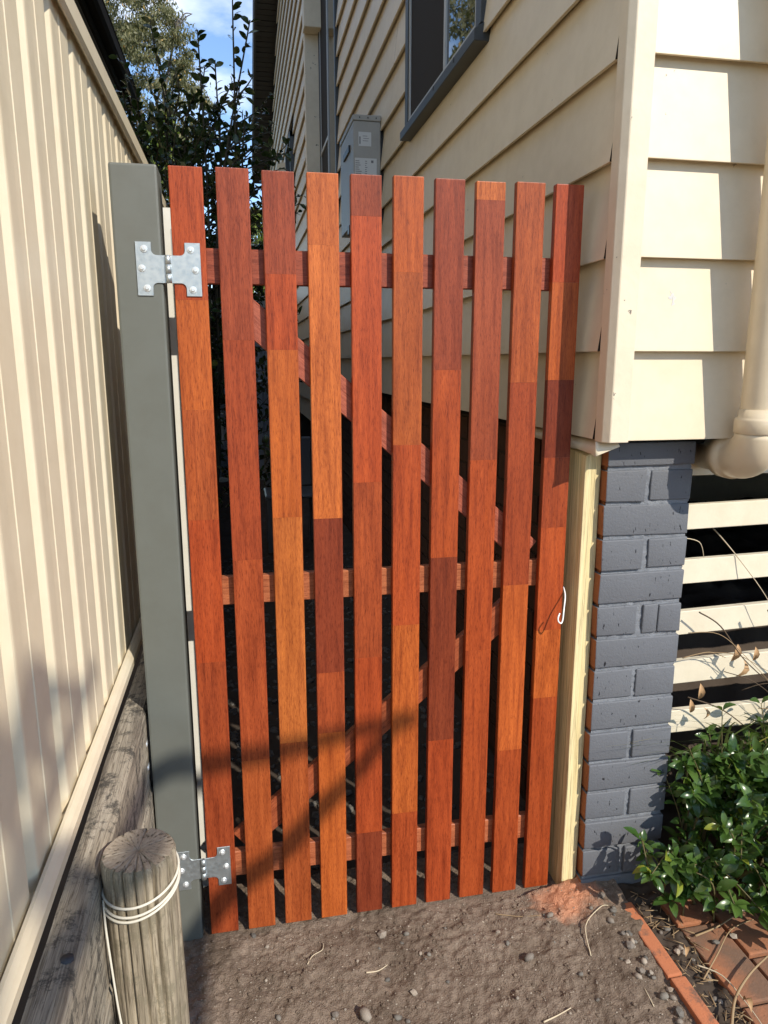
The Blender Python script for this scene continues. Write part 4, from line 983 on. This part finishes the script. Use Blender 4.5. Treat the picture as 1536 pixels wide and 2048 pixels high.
stem_thing([(1.16, 1.60, .80), (1.22, 1.59, .76), (1.30, 1.585, .66), (1.42, 1.58, .56), (1.56, 1.57, .46)], .0022, 'twig_dark', 'long dark bare stem slanting down across the slats')
stem_thing([(1.15, 1.60, .56), (1.25, 1.58, .52), (1.38, 1.56, .42), (1.55, 1.55, .33)], .0022, 'twig_dark', 'lower dark bare stem slanting towards the grass')
stem_thing([(1.10, 1.62, 1.00), (1.155, 1.62, .985), (1.18, 1.63, .94)], .0016, 'twig_pale', 'thin pale tendril curling out of the upper gap beside the pier')
stem_thing([(1.25, 1.70, 1.0), (1.262, 1.66, .97), (1.29, 1.63, .925), (1.34, 1.60, .85), (1.40, 1.59, .76)], .002, 'twig_pale', 'pale stem hanging through the second gap in the slats')
rr2 = random.Random(44)
for i, lab in enumerate(('fine dry stalk crossing the third slat', 'fine dry stalk tangled low in front of the fourth slat', 'thin brown runner looping out beside the pier', 'thin twisted stalk rising out of the grass', 'fine grey stem lying along the lowest visible slat')):
    x = 1.14 + i * .06; z = .74 - i * .06
    stem_thing([(x, 1.61, z), (x + .07, 1.58, z + rr2.uniform(-.03, .05)), (x + .15, 1.57, z - rr2.uniform(.02, .10)), (x + .27, 1.56, z - rr2.uniform(.08, .2))], .0013, rr2.choice(('twig', 'twig_dark')), lab)
stem_thing([(1.13, 1.61, .67), (1.20, 1.60, .685), (1.26, 1.61, .66)], .0018, 'twig', 'brown arching tendril between the slats beside the pier')
stem_thing([(1.35, 1.58, .80), (1.40, 1.57, .72), (1.44, 1.57, .67), (1.52, 1.57, .60)], .0035, 'twig', 'brown jointed stem carrying dry leaves on the slats')
dl_v, dl_f = leaf_mesh('d', None, 1, .38, .35, .6)
for i, (x, y, z, s) in enumerate(((1.29, 1.60, .70, .05), (1.34, 1.595, .69, .04), (1.31, 1.59, .655, .05), (1.18, 1.59, .60, .045), (1.15, 1.585, .56, .04), (1.20, 1.59, .53, .035), (1.05, 1.17, .055, .04), (1.01, 1.33, .05, .035))):
    m_ = leaf_mat_at(Vector((x, y, z)), Vector((rr.uniform(-.5, .5), -.2, -1 if i < 6 else 0.1)), Vector((rr.uniform(-.5, .5), -1, .3)) if i < 6 else Vector((0.2, -.3, 1)), s)
    o = MB().add([m_ @ Vector(v) for v in dl_v], dl_f, 0, True).build('dry_leaf', M['dry_leaf']); tag(o, 'curled tan dead leaf hanging among the bare stems' if i < 6 else 'curled tan dead leaf on the ground by the paving', 'leaf', 'dead leaves on the stems' if i < 6 else 'dead leaves on the ground')

# dark camellia behind the fence and gate
cb = empty('camellia_bush', (-0.35, 4.4, 0)); tag(cb, 'tall dark-leaved bush rising behind the gate against the sky', 'bush')
rr = random.Random(5); stems = MB(); items = []
def sprig(base, tip, r0, dens, size, bend=.15, start=.25):
    mid = (Vector(base) + Vector(tip)) / 2 + Vector((rr.uniform(-bend, bend), rr.uniform(-bend, bend), 0)); p = smooth_path([base, mid, tip], 8); n = len(p)
    stems.tube(p, [r0 * (1 - .8 * i / n) + .001 for i in range(n)], 5); ltot = (Vector(tip) - Vector(base)).length
    m_ = int(dens * ltot)
    for i in range(m_):
        t = start + (1 - start) * (i + rr.random()) / m_; q = t * (n - 1); k = min(int(q), n - 2); pos = p[k].lerp(p[k + 1], q - k)
        dv = (p[k + 1] - p[k]).normalized(); side = dv.orthogonal().normalized(); side.rotate(Matrix.Rotation(rr.uniform(0, 6.28), 3, dv))
        items.append(leaf_mat_at(pos, dv * .5 + side + Vector((0, 0, .1)), Vector((rr.gauss(0, .6), rr.gauss(0, .6), .8)), size * rr.uniform(.7, 1.2)))
for (px_, py_, Y) in ((300, 40, 4.3), (395, 60, 4.2), (465, 0, 4.0), (500, 40, 4.1), (430, 120, 4.3), (350, 150, 4.5), (480, 170, 4.2), (270, 210, 4.6), (320, 120, 4.6), (250, 150, 4.9), (490, 230, 4.1), (380, 190, 4.3), (440, 200, 4.4), (410, 130, 4.5)):
    d = FW * F_ + RT * (px_ - CX) - UP * (py_ - CY); t = Y / d.y; tip = CAMV + d * t
    base = Vector((-0.30 + (tip.x + .3) * .35 + rr.uniform(-.08, .08), 4.45 + rr.uniform(-.1, .1), 1.2))
    sprig(base, tip, .010, 30, .052, .12, .15)
    for kk in range(2):
        b2 = base.lerp(tip, rr.uniform(.45, .8)); sprig(b2, b2 + Vector((rr.uniform(-.14, .14), rr.uniform(-.1, .1), rr.uniform(.12, .3))), .005, 34, .05, .03, 0.1)
for i in range(720):
    a = rr.uniform(0, 6.28); z = rr.uniform(1.8, 2.78) if i % 3 == 0 else rr.uniform(0.5, 2.65); rad_ = rr.random() ** .5 * (.56 if z < 2.5 else .46)
    c = Vector((-0.38 + rad_ * math.cos(a) * 1.0, 4.6 + rad_ * math.sin(a) * .8, z)); d = Vector((math.cos(a), math.sin(a), rr.uniform(-.1, 1.2)))
    sprig(c, c + d.normalized() * rr.uniform(.15, .32), .004, 42, .05, .03, 0.0)
for i in range(5): stems.tube(smooth_path([(-0.33 + rr.uniform(-.05, .05), 4.6, -.05), (-.34 + rr.uniform(-.2, .2), 4.6, 1), (-.34 + rr.uniform(-.3, .3), 4.6, 2.2)], 6), .02, 6)
stems.build('stem', M['stem'], cb)
leaves_to(cb, items, leaf_mesh('leaf', None, 1, .56, .12, .2), M['leaf_camellia'], 300, lambda m: -m.translation.z)

# eucalypts far behind
def gum(name, base, height, cr, label, seed, m='leaf_gum', nclump=150, per=70, leaf=.30, crown_lo=.45):
    rr = random.Random(seed); t = empty(name, base); tag(t, label, 'tree'); B = Vector(base)
    tr = MB(); tops = []
    fork = B + Vector((rr.uniform(-.3, .3), 0, height * .38))
    tr.tube(smooth_path([B, B + Vector((.2, 0, height * .2)), fork], 5), [cr * .085 * (1 - .3 * i / 10) for i in range(11)], 8)
    for i in range(9):
        a = 6.28 * i / 9 + rr.uniform(-.3, .3); rad_ = cr * rr.uniform(.35, .85)
        tp = B + Vector((rad_ * math.cos(a), rad_ * math.sin(a), height * rr.uniform(.62, .92))); mid = fork.lerp(tp, .5) + Vector((0, 0, height * .06)); p = smooth_path([fork, mid, tp], 6)
        tr.tube(p, [cr * .04 * (1 - .8 * k / len(p)) + .01 for k in range(len(p))], 6); tops += [(p[6], tp), (p[9], tp)]
        for j in range(5):
            q = p[rr.randint(4, 11)]; e = q + Vector((rr.uniform(-1, 1), rr.uniform(-1, 1), rr.uniform(.1, 1))).normalized() * cr * rr.uniform(.25, .5)
            tr.tube(smooth_path([q, q.lerp(e, .5) + Vector((0, 0, .1 * cr)), e], 4), [cr * .014 * (1 - .7 * k / 8) + .004 for k in range(9)], 5); tops.append((e, e))
    tr.build('trunk', M['bark'], t)
    cw = MB(); ctr = B + Vector((0, 0, height * (crown_lo + 1) / 2)); rz = height * (1 - crown_lo) / 2
    for i in range(nclump):
        while True:
            v = Vector((rr.uniform(-1, 1), rr.uniform(-1, 1), rr.uniform(-1, 1)))
            if .5 < v.length < 1 and (v.z > -.3 or rr.random() < .4): break
        v *= 1 + .18 * mnoise.noise(v * 2 + Vector((seed, 0, 0)))
        c = ctr + Vector((v.x * cr, v.y * cr, v.z * rz)); cs = cr * rr.uniform(.09, .19)
        for j in range(per):
            o_ = Vector((rr.gauss(0, 1), rr.gauss(0, 1), rr.gauss(0, .55))) * cs * .6; d = Vector((rr.gauss(0, .6), rr.gauss(0, .6), -1 + rr.gauss(0, .5))).normalized(); s = d.orthogonal().normalized(); s.rotate(Matrix.Rotation(rr.uniform(0, 6.28), 3, d))
            l = leaf * rr.uniform(.6, 1.2); w = l * .16; p = c + o_
            cw.add([p, p + d * l * .5 + s * w, p + d * l, p + d * l * .5 - s * w], [(0, 1, 2, 3)])
    o_ = origin(t); me = bpy.data.meshes.new('crown'); me.from_pydata([tuple(Vector(v) - o_) for v in cw.v], [], cw.f); me.materials.append(M[m])
    o = bpy.data.objects.new('crown', me); COL.objects.link(o); o.parent = t
gum('gum_tree', (-3.9, 40, 0), 19.2, 2.9, 'pale olive eucalypt with an airy crown above the dark bush', 4, nclump=190, per=190, leaf=.21, crown_lo=.42)
gum('gum_tree', (-14.5, 42, 0), 24, 5.0, 'tall eucalypt seen mirrored in the near house window', 9, nclump=200, per=60, leaf=.5)
gum('light_tree', (-1.75, 20, 0), 7.6, 0.9, 'yellow green tree glimpsed low behind the dark bush', 15, 'leaf_light', 110, 60, .22, .3)
gum('passage_tree', (0.95, 24, 0), 6.6, 1.5, 'small green tree at the far end of the side passage', 19, 'leaf_light', 110, 60, .2, .15)

# neighbour's house behind the fence: wall, eave, gutter
nb_ = empty('neighbour_house', (-2.2, 7, 0)); tag(nb_, 'dark eave and gutter of the neighbouring house above the fence', 'house')
MB().box(-4.5, -2.05, 1.0, 10.9, -0.05, 4.6).build('wall', M['cream'], nb_)  # unseen wall coloured pale to bounce fill light onto the house side
MB().box(-2.05, -1.33, 1.0, 11.2, 4.78, 4.81).build('soffit', M['dark_brown'], nb_)
MB().box(-1.33, -1.30, 1.0, 11.2, 4.72, 4.95).build('fascia', M['gutter_black'], nb_)
b = MB(); pr_ = [(-1.298, 4.80), (-1.22, 4.80), (-1.19, 4.84), (-1.185, 4.95), (-1.175, 4.965), (-1.185, 4.975), (-1.20, 4.96), (-1.205, 4.86), (-1.225, 4.82), (-1.298, 4.82)]
b.prism(pr_, 'y', 1.0, 11.25); b.build('gutter', M['gutter_black'], nb_)
MB().prism([(-1.25, 4.97), (-1.25, 5.02), (-4.5, 6.6), (-4.5, 6.5)], 'y', 1.0, 11.2).build('roof', M['roof'], nb_)

# passage end: grey sheet fence and a pale chair
ff = empty('far_fence', (0.2, 9.3, 0)); tag(ff, 'grey sheet fence closing the far end of the passage', 'fence')
for i in range(6):
    x = -0.34 + i * 0.165
    b = MB(); b.prism([(x, 9.30), (x + .03, 9.27), (x + .12, 9.27), (x + .15, 9.30), (x + .165, 9.30), (x + .165, 9.302), (x, 9.302)], 'z', 0, 2.25); b.build('fence_sheet', M['far_fence'], ff)
ch = empty('plastic_chair', (0.36, 5.6, 0)); tag(ch, 'pale plastic chair standing in the dark passage', 'chair')
MB().box(.16, .56, 5.4, 5.8, .42, .45).build('seat', M['plastic_pale'], ch, .01)
b = MB(); b.box(.17, .55, 5.80, 5.83, .45, .85); b.build('backrest', M['plastic_pale'], ch, .012)
for x in (.17, .52):
    for y in (5.41, 5.76): MB().box(x, x + .035, y, y + .035, 0.0, .42).build('leg', M['plastic_pale'], ch, .004)

# tree behind the photographer: its limbs throw the soft shadow bands on gate and fence
def up_sun(p, s): return Vector(p) + SUN_TO * s
trunk_top = up_sun((-.30, .15, .35), 4.2)
ts = empty('garden_tree', (trunk_top.x, trunk_top.y, 0)); tag(ts, 'bare-limbed garden tree standing behind the viewpoint', 'tree')
b = MB(); b.tube(smooth_path([(trunk_top.x + .05, trunk_top.y, -.06), (trunk_top.x - .03, trunk_top.y - .03, 1.4), trunk_top], 6), .07, 8); b.build('trunk', M['bark'], ts)
def limb(pts, s, r0, r1):
    p = smooth_path([trunk_top] + [up_sun(p, s) for p in pts], 7); n = len(p); q = MB(); q.tube(p, [r0 + (r1 - r0) * i / n for i in range(n)], 8); q.build('limb', M['bark'], ts)
limb([(-.30, .75, .62), (-.30, 1.25, .50), (-.24, G, .478), (-.1, G, .500), (.06, G, .515), (.23, G, .545), (.36, G, .567), (.40, G, .56)], 4.2, .034, .016)
limb([(-.25, .6, .10), (-.20, 1.3, -.02), (-.11, G, .10), (.05, G, .23), (.155, G, .342), (.233, G, .416), (.33, G, .535), (.37, G, .56)], 4.3, .040, .020)
limb([(-.29, .55, .95), (-.29, .86, .95), (-.29, 1.0, 1.02), (-.29, 1.1, .95), (-.29, 1.3, .86)], 4.4, .035, .015)
limb([(-.29, .6, .75), (-.29, 1.0, .83), (-.29, 1.2, .86), (-.29, 1.36, .88)], 4.5, .03, .012)
rr = random.Random(91); q = MB()
for i in range(26):
    c = up_sun((-.29, rr.uniform(.45, 1.15), rr.uniform(.60, .98)), 4.4 + rr.uniform(-.4, .4)); d = Vector((rr.gauss(0, 1), rr.gauss(0, 1), rr.gauss(0, 1))).normalized(); s = d.orthogonal().normalized(); l = rr.uniform(.05, .09)
    q.add([c - d * l, c + s * l * .5, c + d * l, c - s * l * .5], [(0, 1, 2, 3)])
q.build('crown', M['leaf_shrub'], ts)
